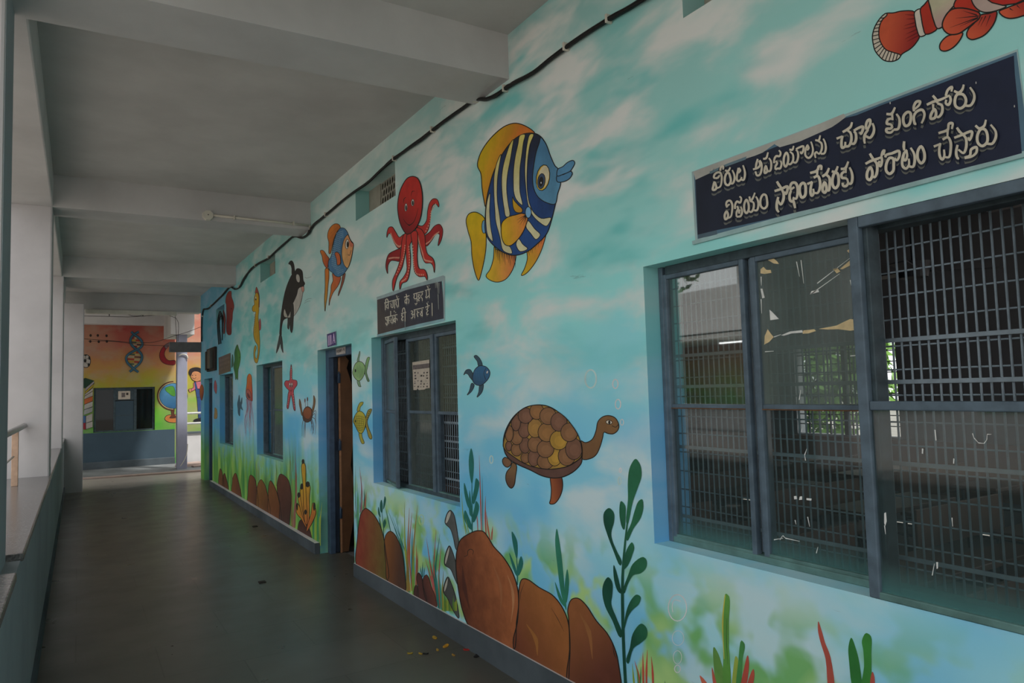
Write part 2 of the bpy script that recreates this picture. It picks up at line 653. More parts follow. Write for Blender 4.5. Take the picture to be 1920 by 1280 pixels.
BZ = 3.42
beam('beam_edge', (-0.64, -3.0, BZ), (-0.212, 15.2, CEIL + 0.02), M_white, 'long edge beam carried by the pillars along the open side')
for nm, y0, y1, lb in (('beam_cross_behind', -0.72, -0.32, None),
                       ('beam_cross_near', 3.46, 3.88, 'nearest cross beam at the top of the picture'),
                       ('beam_cross_middle', 7.64, 8.03, 'cross beam carrying the round junction box and pipe'),
                       ('beam_cross_third', 11.95, 12.32, 'third cross beam, above the red painted fish')):
    b = MB()
    zr = BZ + (0.032 if nm == 'beam_cross_near' else 0.0)       # soffits are not dead level
    x0, x1, z1 = -0.24, W + 0.01, CEIL + 0.02
    b.quad([(x0, y0, BZ), (x1, y0, zr), (x1, y0, z1), (x0, y0, z1)], M_white)
    b.quad([(x0, y1, BZ), (x0, y1, z1), (x1, y1, z1), (x1, y1, zr)], M_white)
    b.quad([(x0, y0, BZ), (x0, y1, BZ), (x1, y1, zr), (x1, y0, zr)], M_white)
    b.quad([(x0, y0, z1), (x1, y0, z1), (x1, y1, z1), (x0, y1, z1)], M_white)
    b.quad([(x0, y0, BZ), (x0, y0, z1), (x0, y1, z1), (x0, y1, BZ)], M_white)
    b.quad([(x1, y0, zr), (x1, y1, zr), (x1, y1, z1), (x1, y0, z1)], M_white)
    struct(b.build(nm), lb, 'beam')
beam('beam_far', (-0.66, 15.9, 3.38), (W + 0.02, 16.2, CEIL + 0.02), M_ceiling, 'shaded cross beam at the far end with wires below it')
beam('beam_end_wall', (-4.0, 19.55, 3.45), (2.2, 19.9, CEIL + 0.02), M_white, 'white beam above the orange and green end wall')

# pillars on the open side
for nm, x0, x1, y0, y1, z0, z1, lb in (
        ('pillar_near', -0.72, -0.266, 3.45, 3.86, -0.3, BZ + 0.01, 'nearest pillar, cropped by the left edge of the picture'),
        ('pillar_middle', -0.66, -0.216, 7.64, 8.03, 0.97, BZ + 0.01, 'pale grey pillar behind the end of the handrail'),
        ('pillar_third', -0.66, -0.190, 11.95, 12.32, 0.97, BZ + 0.01, 'third pillar, a narrow pale strip beyond the railing'),
        ('pillar_far', -0.64, 0.078, 15.15, 15.5, -0.3, 3.42, 'wide grey-white pillar where the parapet ends'),
        ('pillar_behind', -0.72, -0.25, -0.72, -0.32, -0.3, BZ + 0.01, None)):
    b = MB()
    b.box((x0, y0, z0), (x1, y1, z1), M_pillar, 0.015)
    if nm == 'pillar_near':
        b.box((x1 - 0.02, y0 + 0.012, 0.0), (x1 + 0.001, y1 - 0.012, z1), M_grey_blue)
    struct(b.build(nm), lb, 'pillar')

# parapet with granite sill
b = MB()
b.box((-0.60, -3.0, -0.3), (-0.212, 15.16, 0.955), M_grey_blue)
b.box((-0.222, -3.0, 0.0), (-0.195, 15.16, 0.11), M_base)
struct(b.build('wall_parapet'), 'low blue-grey parapet along the open left side', 'parapet')
b = MB()
b.box((-0.66, 3.86, 0.95), (-0.200, 15.15, 0.985), M_granite, 0.006)
struct(b.build('trim_parapet_sill'), 'glossy grey granite sill on top of the parapet', 'sill')
b = MB()
b.box((-0.66, -3.0, 0.95), (-0.200, 3.45, 0.985), M_granite, 0.006)
struct(b.build('trim_parapet_sill_near'), None)

# end wall
def end_wall_material():
    t = NT('sunset_gradient_paint')
    _, s = t.pos()
    n1 = t.noise(1.0, (1.6, 1, 2.2), 4, 0.6, 0.3)
    n2 = t.noise(1.0, (0.9, 1, 0.9), 2, 0.5, off=(5, 0, 3))
    z = t.math('ADD', s.outputs['Z'], t.math('MULTIPLY', t.math('SUBTRACT', n1, 0.5), 1.0))
    g = 1.05
    c = t.ramp(t.rng(z, 0.8, 3.5), [(0.0, lin((56, 150, 30), g)), (0.22, lin((96, 166, 36), g)), (0.36, lin((146, 158, 44), g)), (0.5, lin((164, 146, 48), g)),
                                   (0.64, lin((176, 128, 72), g)), (0.8, lin((168, 96, 78), g)), (1.0, lin((156, 62, 56), g))])
    c = t.mix(t.ramp(n2, [(0.42, 0.0), (0.66, 0.55)]), c, lin((168, 140, 112), g))
    c = t.mix(t.ramp(t.noise(1.0, (2.6, 1, 3.4), 3, 0.5, off=(2, 0, 9)), [(0.5, 0.0), (0.7, 0.4)]), c, lin((160, 150, 130), g))
    t.base(c)
    t.b.inputs['Roughness'].default_value = 0.75
    return t.m


M_endwall = end_wall_material()
Y_W = 19.85
b = MB()
EW = (0.31, 1.63, 0.86, 1.93)
dz = 0.855
xs = [-4.0, EW[0], EW[1], 2.08]
for i, (xa, xb) in enumerate(zip(xs, xs[1:])):
    for za, zb in ((0, dz), (dz, EW[2]), (EW[2], EW[3]), (EW[3], 3.72)):
        if i == 1 and za == EW[2]:
            continue
        m = M_dado if zb <= dz else M_endwall
        b.quad([(xa, Y_W, za), (xb, Y_W, za), (xb, Y_W, zb), (xa, Y_W, zb)], m)
for pts in ([(EW[0], Y_W, EW[2]), (EW[0], Y_W, EW[3]), (EW[0], Y_W + 0.2, EW[3]), (EW[0], Y_W + 0.2, EW[2])],
            [(EW[1], Y_W, EW[2]), (EW[1], Y_W + 0.2, EW[2]), (EW[1], Y_W + 0.2, EW[3]), (EW[1], Y_W, EW[3])],
            [(EW[0], Y_W, EW[3]), (EW[1], Y_W, EW[3]), (EW[1], Y_W + 0.2, EW[3]), (EW[0], Y_W + 0.2, EW[3])],
            [(EW[0], Y_W, EW[2]), (EW[0], Y_W + 0.2, EW[2]), (EW[1], Y_W + 0.2, EW[2]), (EW[1], Y_W, EW[2])]):
    b.quad(pts, M_endwall)
b.quad([(2.08, Y_W, 0), (2.08, Y_W + 0.2, 0), (2.08, Y_W + 0.2, 3.72), (2.08, Y_W, 3.72)], M_white)
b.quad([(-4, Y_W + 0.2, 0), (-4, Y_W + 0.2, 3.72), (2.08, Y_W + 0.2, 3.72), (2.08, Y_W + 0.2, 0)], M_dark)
struct(b.build('wall_end'), 'end wall painted red through orange and yellow to green above a blue-grey dado', 'wall')
simple_box('trim_end_plinth', (-4.0, 19.74, 0.0), (2.08, Y_W + 0.01, 0.165), M_base, 'grey plinth at the foot of the end wall', 'plinth', 0.01)

# pillar and parapet of the crossing corridor, right of the end wall
b = MB()
b.box((1.945, 18.1, 0.0), (2.16, 18.35, 3.12), plaster('lilac_grey_pillar_paint', (140, 142, 158), 1.4), 0.01)
struct(b.build('pillar_cross_corridor'), 'slim lilac-grey pillar standing before the end wall', 'pillar')
simple_box('wall_cross_parapet', (2.24, 20.0, -0.3), (6.5, 20.15, 0.72), M_white, 'low white parapet right of the slim pillar', 'parapet')
simple_box('trim_cross_parapet_cap', (2.2, 19.96, 0.72), (6.5, 20.19, 0.76), M_base)
simple_box('wall_beyond', (2.1, 22.0, -0.3), (9.0, 22.2, 4.5), M_endwall, 'sunlit yellow and green painted wall beyond the white parapet', 'wall')
simple_box('beam_cross_corridor', (1.8, 18.0, 3.1), (2.3, 19.6, 3.72), M_white, 'white beam above the slim pillar', 'beam')
# ---------------------------------------------------------------- windows, doors, vents
M_frame = plain('blue_grey_steel_paint', (84, 100, 112), 0.5, 0.25, 14, g=1.15)
M_frame_d = plain('worn_dark_steel_paint', (62, 76, 82), 0.55, 0.3, 20, g=1.1)
M_overspray = plain('frame_with_paint_overspray', (84, 116, 112), 0.6, 0.3, 10, g=1.3)
M_bar = plain('grille_steel_paint', (116, 128, 136), 0.5, 0.15, 20, g=1.4)
M_rust = plain('rusty_steel', (96, 66, 42), 0.8, 0.4, 40, g=1.2)
M_cream = plain('cream_paint_smear', (190, 170, 130), 0.7, 0.15, 30, g=1.5)
M_chalk = plain('white_paint_smear', (200, 200, 196), 0.7, 0.15, 30, g=1.4)
M_paper = plain('yellowed_paper', (172, 162, 148), 0.8, 0.1, 30, g=1.4)
M_ink = plain('faded_ink', (70, 64, 60), 0.8, 0.3, 60)


def glass(name, dust_light=0.12, tint=(0.86, 0.90, 0.88), rough=0.02, dcol=(120, 130, 124), edge=0.0, ior=1.55):
    t = NT(name)
    nt = t.t
    tr = t.n('ShaderNodeBsdfTransparent')
    tr.inputs[0].default_value = tint + (1,)
    gl = t.n('ShaderNodeBsdfGlossy')
    gl.inputs['Roughness'].default_value = rough
    gl.inputs['Color'].default_value = (0.95, 0.95, 0.95, 1)
    fr = t.n('ShaderNodeFresnel')
    # same reflectance from both sides of the thin pane
    bf = t.n('ShaderNodeNewGeometry').outputs['Backfacing']
    t.l(t.math('ADD', ior, t.math('MULTIPLY', bf, 1 / ior - ior)), fr.inputs['IOR'])
    m1 = t.n('ShaderNodeMixShader')
    t.l(fr.outputs[0], m1.inputs[0])
    t.l(tr.outputs[0], m1.inputs[1])
    t.l(gl.outputs[0], m1.inputs[2])
    df = t.n('ShaderNodeBsdfDiffuse')
    df.inputs[0].default_value = lin(dcol, 1.3)
    m2 = t.n('ShaderNodeMixShader')
    f = t.noise(2.2, (1, 1, 1), 5, 0.65)
    f2 = t.noise(14, (1, 1.0, 0.35), 4, 0.6)
    d = t.math('MULTIPLY', t.ramp(f, [(0.25, 0.45), (0.75, 1.0)]), t.ramp(f2, [(0.3, 0.75), (0.7, 1.1)]))
    d = t.math('MULTIPLY', d, dust_light)
    if edge:
        _, s = t.pos()
        e_ = t.rng(s.outputs['Z'], edge, edge + 0.17, 0.75, 0.0)
        d = t.math('ADD', d, e_)
        t.l(t.mix(t.math('MULTIPLY', e_, 1.6, True), lin(dcol, 1.3), lin((72, 122, 120), 1.6)), df.inputs[0])
    t.l(d, m2.inputs[0])
    t.l(m1.outputs[0], m2.inputs[1])
    t.l(df.outputs[0], m2.inputs[2])
    t.l(m2.outputs[0], t.out.inputs['Surface'])
    t.t.nodes.remove(t.b)
    return t.m


Z1 = OPEN['window_1'][2]
M_glass_clear = glass('window_glass_with_light_dust', 0.10, edge=Z1 - 0.04, ior=2.1)
M_glass_dirty = glass('window_glass_with_grime', 0.58, (0.76, 0.80, 0.78), 0.10, (114, 126, 122))
M_glass_low = glass('window_glass_dusty_below', 0.15, (0.84, 0.88, 0.87), 0.05, (84, 96, 96), edge=Z1 - 0.04)
M_glass_film = glass('window_glass_frosted_film', 0.62, (0.7, 0.74, 0.74), 0.2, (104, 116, 120))


def sash(parent, x, y0, y1, z0, z1, zmid, top, low, w=0.029, d=0.03, name='sash', m=None, rustmid=False, label=None):
    """steel casement: frame with a middle rail and up to two panes (children)"""
    m = m or M_frame
    b = MB()
    b.box((x + .001, y0 + w * .9, z0), (x + d - .001, y1 - w * .9, z0 + w * .6), M_overspray, 0.003)
    for lo, hi in (((x, y0, z0), (x + d, y0 + w, z1)), ((x, y1 - w, z0), (x + d, y1, z1)),
                   ((x, y0 + w, z1 - w), (x + d, y1 - w, z1)),
                   ((x + .004, y0 + w, zmid - w * .4), (x + d - .004, y1 - w, zmid + w * .4))):
        b.box(lo, hi, m, 0.004)
    if rustmid:
        b.box((x + .001, y0 + w, zmid - w * .45), (x + d - .002, y1 - w, zmid - w * .28), M_rust)
    s = b.build(name, parent=parent, origin=(x, (y0 + y1) / 2, z0))
    if label:
        s['label'] = label
    for mat, za, zb in ((low, z0 + w * .6, zmid - w * .4), (top, zmid + w * .4, z1 - w)):
        if mat:
            p = MB()
            p.box((x + d * .45, y0 + w * .8, za - .004), (x + d * .45 + .004, y1 - w * .8, zb + .004), mat)
            p.build('pane', parent=s)
    return s


def grille(parent, x, y0, y1, z0, z1, step, hz, flats, r=0.0036, m=None):
    m = m or M_bar
    b = MB()
    n = int(round((y1 - y0) / step))
    for i in range(1, n):
        y = y0 + (y1 - y0) * i / n
        b.tube([(x, y, z0), (x, y, z1)], r, m, 6)
    for z in hz:
        b.tube([(x + r * 1.5, y0, z), (x + r * 1.5, y1, z)], r * .85, m, 6)
    for z in flats:
        b.box((x - .012, y0, z - .007), (x - .006, y1, z + .007), m, 0.001)
    return b.build('grille', parent=parent)


# ---- window 1: the big one on the right
y0, y1, z0, z1 = OPEN['window_1']
w1 = struct(empty('window_1', (W + 0.1, (y0 + y1) / 2, z0)), 'large blue-grey barred window at the right edge, below the long dark signboard', 'window')
b = MB()
fx0, fx1 = W + 0.085, W + 0.15
b.box((fx0, y1 - 0.026, z0), (fx1, y1, z1), M_frame, 0.004)
b.box((fx0, y0, z0), (fx1, y0 + 0.045, z1), M_frame, 0.004)
b.box((fx0, y0 + .045, z0), (fx1, y1 - .026, z0 + 0.026), M_overspray, 0.004)
b.box((fx0, y0 + .045, z1 - 0.04), (fx1, y1 - .045, z1), M_frame_d, 0.004)
b.box((fx0 + .02, 1.850, z0 + .035), (fx1, 1.885, z1 - .04), M_frame, 0.003)
b.box((W + 0.022, 1.335, z0 + .004), (W + 0.085, 1.385, z1 - .004), M_frame_d, 0.004)
b.build('frame', parent=w1)
zm = 1.548
sash(w1, W + 0.088, 1.898, 2.352, z0 + .022, z1 - .035, zm, M_glass_clear, M_glass_low, w=.023, rustmid=True)
sash(w1, W + 0.092, 1.388, 1.868, z0 + .022, z1 - .035, zm, M_glass_dirty, M_glass_low, w=.025, rustmid=True)
sash(w1, W - 0.006, 0.812, 1.386, z0 + .002, z1 - .002, zm + 0.012, None, M_glass_low, w=0.036, d=0.028)
HZ1 = [2.075, 1.995, 1.917, 1.838, 1.750, 1.672, 1.588, 1.50, 1.424, 1.342, 1.258, 1.177, 1.10, 1.03]
grille(w1, W + 0.165, y0, y1, z0, z1, 0.0290, HZ1, [1.769, 1.632, 1.366, 1.062])

# old paint and paper left on the middle and right panes (seen as bits stuck to the glass)
X_PANE2 = W + 0.092 + 0.012
X_PANE3 = W + 0.004


def smears(name, parent, x, mat, polys, origin_crop):
    ox, oy, sc = origin_crop
    b = MB()
    for s in polys:
        pts = [(ox + px / sc, oy + py / sc) for px, py in parse(s)]
        if len(pts) == 2:
            (ax, ay), (bx, by) = pts
            nx, ny = -(by - ay), bx - ax
            l = math.hypot(nx, ny) or 1
            nx, ny = nx / l * .9, ny / l * .9
            pts = [(ax + nx, ay + ny), (ax - nx, ay - ny), (bx - nx * .4, by - ny * .4), (bx + nx * .4, by + ny * .4)]
        P3 = [on_plane(px, py, 0, x) for px, py in pts]
        tri = tessellate_polygon([[Vector((p[1], p[2], 0)) for p in P3]])
        for t in tri:
            b.quad([P3[k] for k in t], mat)
    o = b.build(name, parent=parent)
    return o


pane_s = [c for c in w1.children if c.name.startswith('sash')]
C3 = (1400, 420, 3.5538)
smears('cream_paint_smear', pane_s[1], X_PANE2, M_cream, [
    '142,240 172,222 205,250 215,266 180,262', '92,300 112,285 132,305 160,305 165,325 120,332 92,328',
    '668,178 715,143 722,262 690,275 640,300 620,300 655,270 690,240 695,205',
    '575,300 605,292 625,315 600,328', '118,790 120,745 140,700 165,735 180,752 150,785 116,803',
    '480,698 600,675 650,650 690,632 755,640 760,700 690,710 610,700 540,702', '372,730 378,708 450,700 462,712 410,728'], C3)
smears('white_paint_smear', pane_s[1], X_PANE2, M_chalk, [
    '152,570 170,585 215,632 157,640', '228,740 290,715 370,706 375,722 300,728 245,744', '92,430 105,430 120,490 104,494',
    '182,752 228,735', '470,395 690,225', '430,465 620,330', '332,250 352,350', '362,240 380,395', '96,350 98,410', '96,500 100,595', '690,372 704,440',
    '422,468 432,446 478,438 482,452', '350,1170 360,1105', '690,878 790,870', '122,850 180,846'], C3)
C4 = (1400, 740, 3.369)
smears('white_paint_smear', pane_s[1], X_PANE2, M_chalk, [
    '372,415 366,380', '366,380 380,340', '298,640 315,638 318,658 300,660', '335,642 350,640 350,662 330,664', '378,652 410,655 408,668 378,664',
    '305,790 312,818', '385,770 398,832', '210,915 228,888', '228,888 245,905', '172,915 230,905', '245,905 335,925', '440,1000 450,960', '345,235 348,212'], C4)
C5 = (1620, 740, 2.91)
smears('white_paint_smear', pane_s[2], X_PANE3, M_chalk, [
    '384,190 390,190 396,248 390,250', '316,292 324,294 322,322 315,320', '487,346 494,348 492,376 486,374', '592,210 600,235', '600,235 625,262', '625,262 655,265',
    '655,265 670,245', '670,245 672,215', '672,215 695,215', '110,645 120,640 124,690 116,715 110,700', '112,712 118,760', '480,670 484,718', '372,985 384,920',
    '394,912 404,912 404,945 396,950'], C5)

# ---- window 2: middle of the wall, left casement swung out
y0, y1, z0, z1 = OPEN['window_2']
w2 = struct(empty('window_2', (W + 0.1, (y0 + y1) / 2, z0)), 'barred window left of centre, its left casement swung outwards and a poster behind the glass', 'window')
b = MB()
b.box((fx0, y1 - 0.045, z0), (fx1, y1, z1), M_frame, 0.004)
b.box((fx0, y0, z0), (fx1, y0 + 0.045, z1), M_frame, 0.004)
b.box((fx0, y0 + .045, z0), (fx1, y1 - .045, z0 + 0.03), M_frame_d, 0.004)
b.box((fx0, y0 + .045, z1 - 0.05), (fx1, y1 - .045, z1), M_frame_d, 0.004)
b.box((fx0 + .02, 5.288, z0 + .03), (fx1, 5.325, z1 - .05), M_frame_d, 0.003)
b.box((fx0 - .01, 4.755, z0 + .03), (fx1, 4.805, z1 - .05), M_frame, 0.003)
b.build('frame', parent=w2)
zm2 = 1.482
s = sash(w2, W + 0.095, 5.30, 5.785, z0 + .01, z1 - .03, zm2, M_glass_film, M_glass_film, label='casement swung outwards')
# swing it outwards on its hinges
ang = math.radians(11.5)
hinge = Vector((W + 0.10, 5.785, 0))
rm = Matrix.Rotation(-ang, 3, 'Z')


def swing(o, rm, hinge):
    wl_ = world_loc(o)
    nl = rm @ (wl_ - hinge) + hinge
    par = world_loc(o.parent)
    kids = [(c, world_loc(c)) for c in o.children]
    o.location = nl - par
    o.rotation_euler = rm.to_euler()
    return nl


swing(s, rm, hinge)
sash(w2, W + 0.09, 4.80, 5.292, z0 + .02, z1 - .045, zm2, glass('window_glass_smeared', 0.30, (0.72, 0.76, 0.74), 0.08, (96, 104, 98)),
     glass('window_glass_milky_below', 0.38, (0.72, 0.76, 0.74), 0.1, (104, 114, 112)))
sash(w2, W + 0.088, 4.265, 4.76, z0 + .02, z1 - .045, zm2, glass('window_glass_streaky', 0.14, (0.8, 0.84, 0.82), 0.03, (96, 102, 90)), None)
grille(w2, W + 0.165, y0, y1, z0, z1, 0.0345, [1.98, 1.90, 1.75, 1.62, 1.55, 1.40, 1.312, 1.225, 1.055, 0.95], [1.956, 1.818, 1.685, 1.592, 1.411, 1.276, 1.148, 1.007], 0.004)

# poster pasted on the middle pane
b = MB()
xp = W + 0.09 + 0.009
pts = [(773, 679), (805, 674), (806, 727), (799, 728), (796, 730), (785, 731), (783, 728), (781, 731), (775, 731)]
P3 = [on_plane(px, py, 0, xp) for px, py in pts]
for t in tessellate_polygon([[Vector((p[1], p[2], 0)) for p in P3]]):
    b.quad([P3[k] for k in t], M_paper)


def pquad(b, x, l, t_, r, bt, m, skew=-0.12):
    q = [(l, t_), (r, t_ + skew * (r - l)), (r, bt + skew * (r - l)), (l, bt)]
    b.quad([on_plane(px, py, 0, x) for px, py in q], m)


M_grey_ink = plain('grey_print', (104, 96, 94), 0.8, 0.3, 60, g=1.2)
pquad(b, xp - .0006, 774, 684.5, 805, 693, M_grey_ink)
rr = random.Random(3)
for r_ in range(6):
    for c_ in range(5):
        if rr.random() < .75:
            l = 776 + c_ * 5.6 + rr.random() * 1.5
            t0 = 697 + r_ * 5.2 + rr.random()
            pquad(b, xp - .0006, l, t0, l + 1.2 + rr.random() * 2.2, t0 + 1.2 + rr.random() * 2.4, M_ink if rr.random() < .4 else M_grey_ink)
po = b.build('poster')
tag(po, 'torn printed poster pasted on the middle pane of the window left of centre', 'poster')

# ---- windows 3 and 4 further along
for nm, lab, bays in (('window_3', 'narrow-looking barred window between the orange jellyfish and the red starfish', 2),
                      ('window_4', 'farthest barred window on the painted wall, under the small brown signboard', 2)):
    y0, y1, z0, z1 = OPEN[nm]
    w = struct(empty(nm, (W + .1, (y0 + y1) / 2, z0)), lab, 'window')
    b = MB()
    b.box((fx0, y1 - 0.04, z0), (fx1, y1, z1), M_frame, 0.004)
    b.box((fx0, y0, z0), (fx1, y0 + 0.04, z1), M_frame, 0.004)
    b.box((fx0, y0 + .04, z0), (fx1, y1 - .04, z0 + 0.03), M_frame_d, 0.004)
    b.box((fx0, y0 + .04, z1 - 0.04), (fx1, y1 - .04, z1), M_frame_d, 0.004)
    ym = y1 - (y1 - y0) * 0.36
    b.box((fx0, ym - .025, z0 + .03), (fx1, ym + .025, z1 - .04), M_frame_d, 0.003)
    b.build('frame', parent=w)
    zc = z0 + (z1 - z0) * 0.5
    sash(w, W + .09, y0 + .04, ym - .025, z0 + .03, z1 - .04, zc, M_glass_dirty, M_glass_dirty)
    grille(w, W + .185, y0, y1, z0, z1, 0.05, [z0 + .12 + .14 * i for i in range(8)], [z0 + .3, z0 + .6, z0 + .9], 0.004)

# ---- end wall window
we = struct(empty('window_5', (0.97, 19.95, 0.86)), 'window in the end wall with solid blue-grey shutters in the middle', 'window')
b = MB()
for xa, xb in ((0.31, 0.36), (1.58, 1.63), (0.73, 0.77), (1.17, 1.23)):
    b.box((xa, 19.921, 0.87), (xb, 19.969, 1.92), M_frame_d)
b.box((0.31, 19.92, 0.86), (1.63, 19.97, 0.9), M_frame_d)
b.box((0.31, 19.92, 1.88), (1.63, 19.97, 1.93), M_frame_d)
b.build('frame', parent=we)
b = MB()
b.box((0.77, 19.93, 0.9), (1.17, 19.95, 1.60), M_dado, 0.004)
b.box((0.77, 19.925, 1.24), (1.17, 19.93, 1.26), M_frame_d)
b.box((0.77, 19.93, 1.62), (1.17, 19.95, 1.88), M_frame_d)
b.build('shutter', parent=we)
for xa, xb in ((0.36, 0.73), (1.23, 1.58)):
    b = MB()
    b.box((xa, 19.94, 0.9), (xb, 19.945, 1.88), glass('window_glass_end_%d' % int(xa * 100), 0.04, (0.4, 0.4, 0.4), ior=1.3))
    b.build('pane', parent=we)
b = MB()
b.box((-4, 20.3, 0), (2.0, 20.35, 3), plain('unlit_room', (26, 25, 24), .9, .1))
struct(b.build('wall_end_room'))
b = MB()
b.box((0.83, 19.915, 1.64), (1.09, 19.925, 1.84), M_paper)
b.box((0.9, 19.913, 1.69), (0.98, 19.915, 1.80), M_grey_ink)
b.box((1.0, 19.913, 1.74), (1.05, 19.915, 1.80), M_ink)
tag(b.build('notice'), 'pale paper notice on the middle of the end wall window', 'notice')

# ---- door 1 (open, torn plywood leaf)
y0, y1, z0, z1 = OPEN['door_1']
d1 = struct(empty('door_1', (W + .1, (y0 + y1) / 2, 0)), 'open classroom doorway with a torn brown plywood leaf', 'door')
M_jamb = plain('blue_door_frame_paint', (66, 86, 108), 0.5, 0.2, 12, g=1.15)
M_jamb_d = plain('dark_blue_door_frame_paint', (44, 58, 76), 0.5, 0.2, 12, g=1.1)
b = MB()
b.box((W + .085, y1 - 0.10, 0), (W + .14, y1, z1), M_jamb, 0.004)
b.box((W + .14, y1 - 0.07, 0), (W + .19, y1, z1 - .05), M_jamb_d, 0.004)
b.box((W + .085, y0, 0), (W + .16, y0 + 0.09, z1), M_jamb, 0.004)
b.box((W + .085, y0 + .09, z1 - 0.085), (W + .16, y1 - .10, z1), M_jamb, 0.004)
b.build('frame', parent=d1)
M_ply = plain('brown_plywood', (84, 56, 34), 0.6, 0.25, 5, g=1.7)
M_plyedge = plain('raw_plywood_edge', (150, 108, 78), 0.7, 0.15, 30, g=1.3)
b = MB()
YL = y1 - 0.075
xl = W + 0.205
prof = [(0, 0.0), (0.0, 2.03), (0.06, 2.03), (0.10, 1.98), (0.075, 1.9), (0.095, 1.84), (0.15, 1.66), (0.175, 1.5), (0.155, 1.3), (0.14, 1.15), (0.12, 1.02), (0.105, .88),
        (0.13, .74), (0.12, .6), (0.13, .45), (0.125, .3), (0.09, .12), (0.07, 0.0)]
ys_ = (YL - 0.02, YL)
pv = [(xl + px * 1.0, pz + 0.005) for px, pz in prof]
tri = tessellate_polygon([[Vector((p[0], p[1], 0)) for p in pv]])
for yy in ys_:
    for t in tri:
        b.quad([(pv[k][0], yy, pv[k][1]) for k in t], M_ply)
for i in range(len(pv)):
    a, c = pv[i], pv[(i + 1) % len(pv)]
    b.quad([(a[0], ys_[0], a[1]), (c[0], ys_[0], c[1]), (c[0], ys_[1], c[1]), (a[0], ys_[1], a[1])], M_plyedge)
b.box((xl - .012, YL - .024, 0.0), (xl + .004, YL + .002, 2.03), M_plyedge)
leaf = b.build('door_leaf', parent=d1)
leaf['label'] = 'torn brown plywood leaf'
for zh in (0.35, 1.05, 1.75):
    b = MB()
    b.box((xl - .03, YL - .029, zh), (xl + .005, YL - .024, zh + .10), M_jamb_d)
    b.tube([(xl - .012, YL - .03, zh), (xl - .012, YL - .03, zh + .12)], .007, M_jamb)
    b.build('hinge', parent=d1)

# ---- door 2 (closed, far)
y0, y1, z0, z1 = OPEN['door_2']
d2 = struct(empty('door_2', (W + .1, (y0 + y1) / 2, 0)), 'far blue doorway near the end of the painted wall', 'door')
b = MB()
b.box((W + .085, y1 - 0.08, 0), (W + .15, y1, z1), M_jamb, 0.004)
b.box((W + .085, y0, 0), (W + .15, y0 + 0.08, z1), M_jamb, 0.004)
b.box((W + .085, y0 + .08, z1 - 0.08), (W + .15, y1 - .08, z1), M_jamb, 0.004)
b.build('frame', parent=d2)
b = MB()
b.box((W + .11, y0 + .08, 0.01), (W + .145, y1 - .08, z1 - .08), M_jamb_d)
b.build('door_leaf', parent=d2)

# ---- lattice ventilators
M_lattice = plain('cement_lattice', (142, 140, 128), 0.9, 0.1, 10, g=1.3)


def lattice(name, label, cellsw, y0, y1, z0, z1, x):
    """cement panel pierced with staggered round holes; made as rings and bars"""
    b = MB()
    r = 0.028
    rows = int((z1 - z0) / 0.064) + 1
    cols = int((y1 - y0) / 0.058) + 1
    for i in range(rows + 1):
        for j in range(cols + 1):
            cy = y0 + (j + (0.5 if i % 2 else 0)) * 0.058
            cz = z0 + i * 0.064
            if cy > y1 + .01:
                continue
            ring = [(x, min(max(cy + 0.029 * math.cos(a), y0), y1), min(max(cz + 0.036 * math.sin(a), z0), z1)) for a in [2 * math.pi * k / 10 for k in range(10)]]
            b.tube(ring, 0.0075, M_lattice, 5, closed=True)
    o = b.build('lattice', parent=label)
    return o


for nm, lab, split in (('vent_1', 'lattice ventilator cut by the top edge of the picture', None), ('vent_2', 'lattice ventilator left of the red octopus', 0.27),
                       ('vent_3', 'small lattice ventilator above the black and white whale', None), ('vent_4', 'dark recessed ventilator near the far corner', None)):
    y0, y1, z0, z1 = OPEN[nm]
    v = struct(empty('ventilator', (W + .12, (y0 + y1) / 2, z0)), lab, 'ventilator')
    b = MB()
    b.box((W + .17, y0 - .02, z0 - .02), (W + .22, y1 + .02, z1 + .02), plain('dark_behind_lattice', (60, 56, 46), .9, .2))
    b.build('back_panel', parent=v)
    if nm == 'vent_4':
        continue
    lattice('lattice', v, 0, y0 + .0, y1 - .28 * (1 if nm != 'vent_1' else .3), z0, z1, W + .145)
    b = MB()
    b.box((W + .13, y1 - .28 * (1 if nm != 'vent_1' else .3), z0), (W + .165, y1, z1), M_lattice)
    if split:
        ys2 = y0 + (y1 - y0) * .24
        b.box((W + .128, ys2 - .045, z0), (W + .16, ys2 + .045, z1), M_lattice)
    b.build('rim', parent=v)

# ---------------------------------------------------------------- railing on the parapet
M_steel = plain('brushed_steel', (150, 148, 146), 0.35, 0.1, 30, metal=0.7, g=1.2)
M_post = plain('peach_post_paint', (176, 146, 124), 0.6, 0.12, 20, g=1.25)
rl = empty('handrail', (-0.43, 7.1, 0.985), 'steel handrail on a peach post above the granite parapet sill', 'handrail')
b = MB()
b.tube([(-0.405, 7.62, 1.44), (-0.41, 7.2, 1.437), (-0.425, 5.4, 1.43), (-0.43, 3.9, 1.425)], 0.024, M_steel, 10)
b.build('rail', parent=rl)
b = MB()
b.tube([(-0.435, 6.9, 1.22), (-0.44, 3.9, 1.21)], 0.008, M_steel, 6)
b.build('thin_rail', parent=rl)
for yy in (6.95, 5.2):
    b = MB()
    b.box((-0.450, yy - .02, 0.985), (-0.405, yy + .02, 1.425), M_post, .003)
    b.build('post', parent=rl)

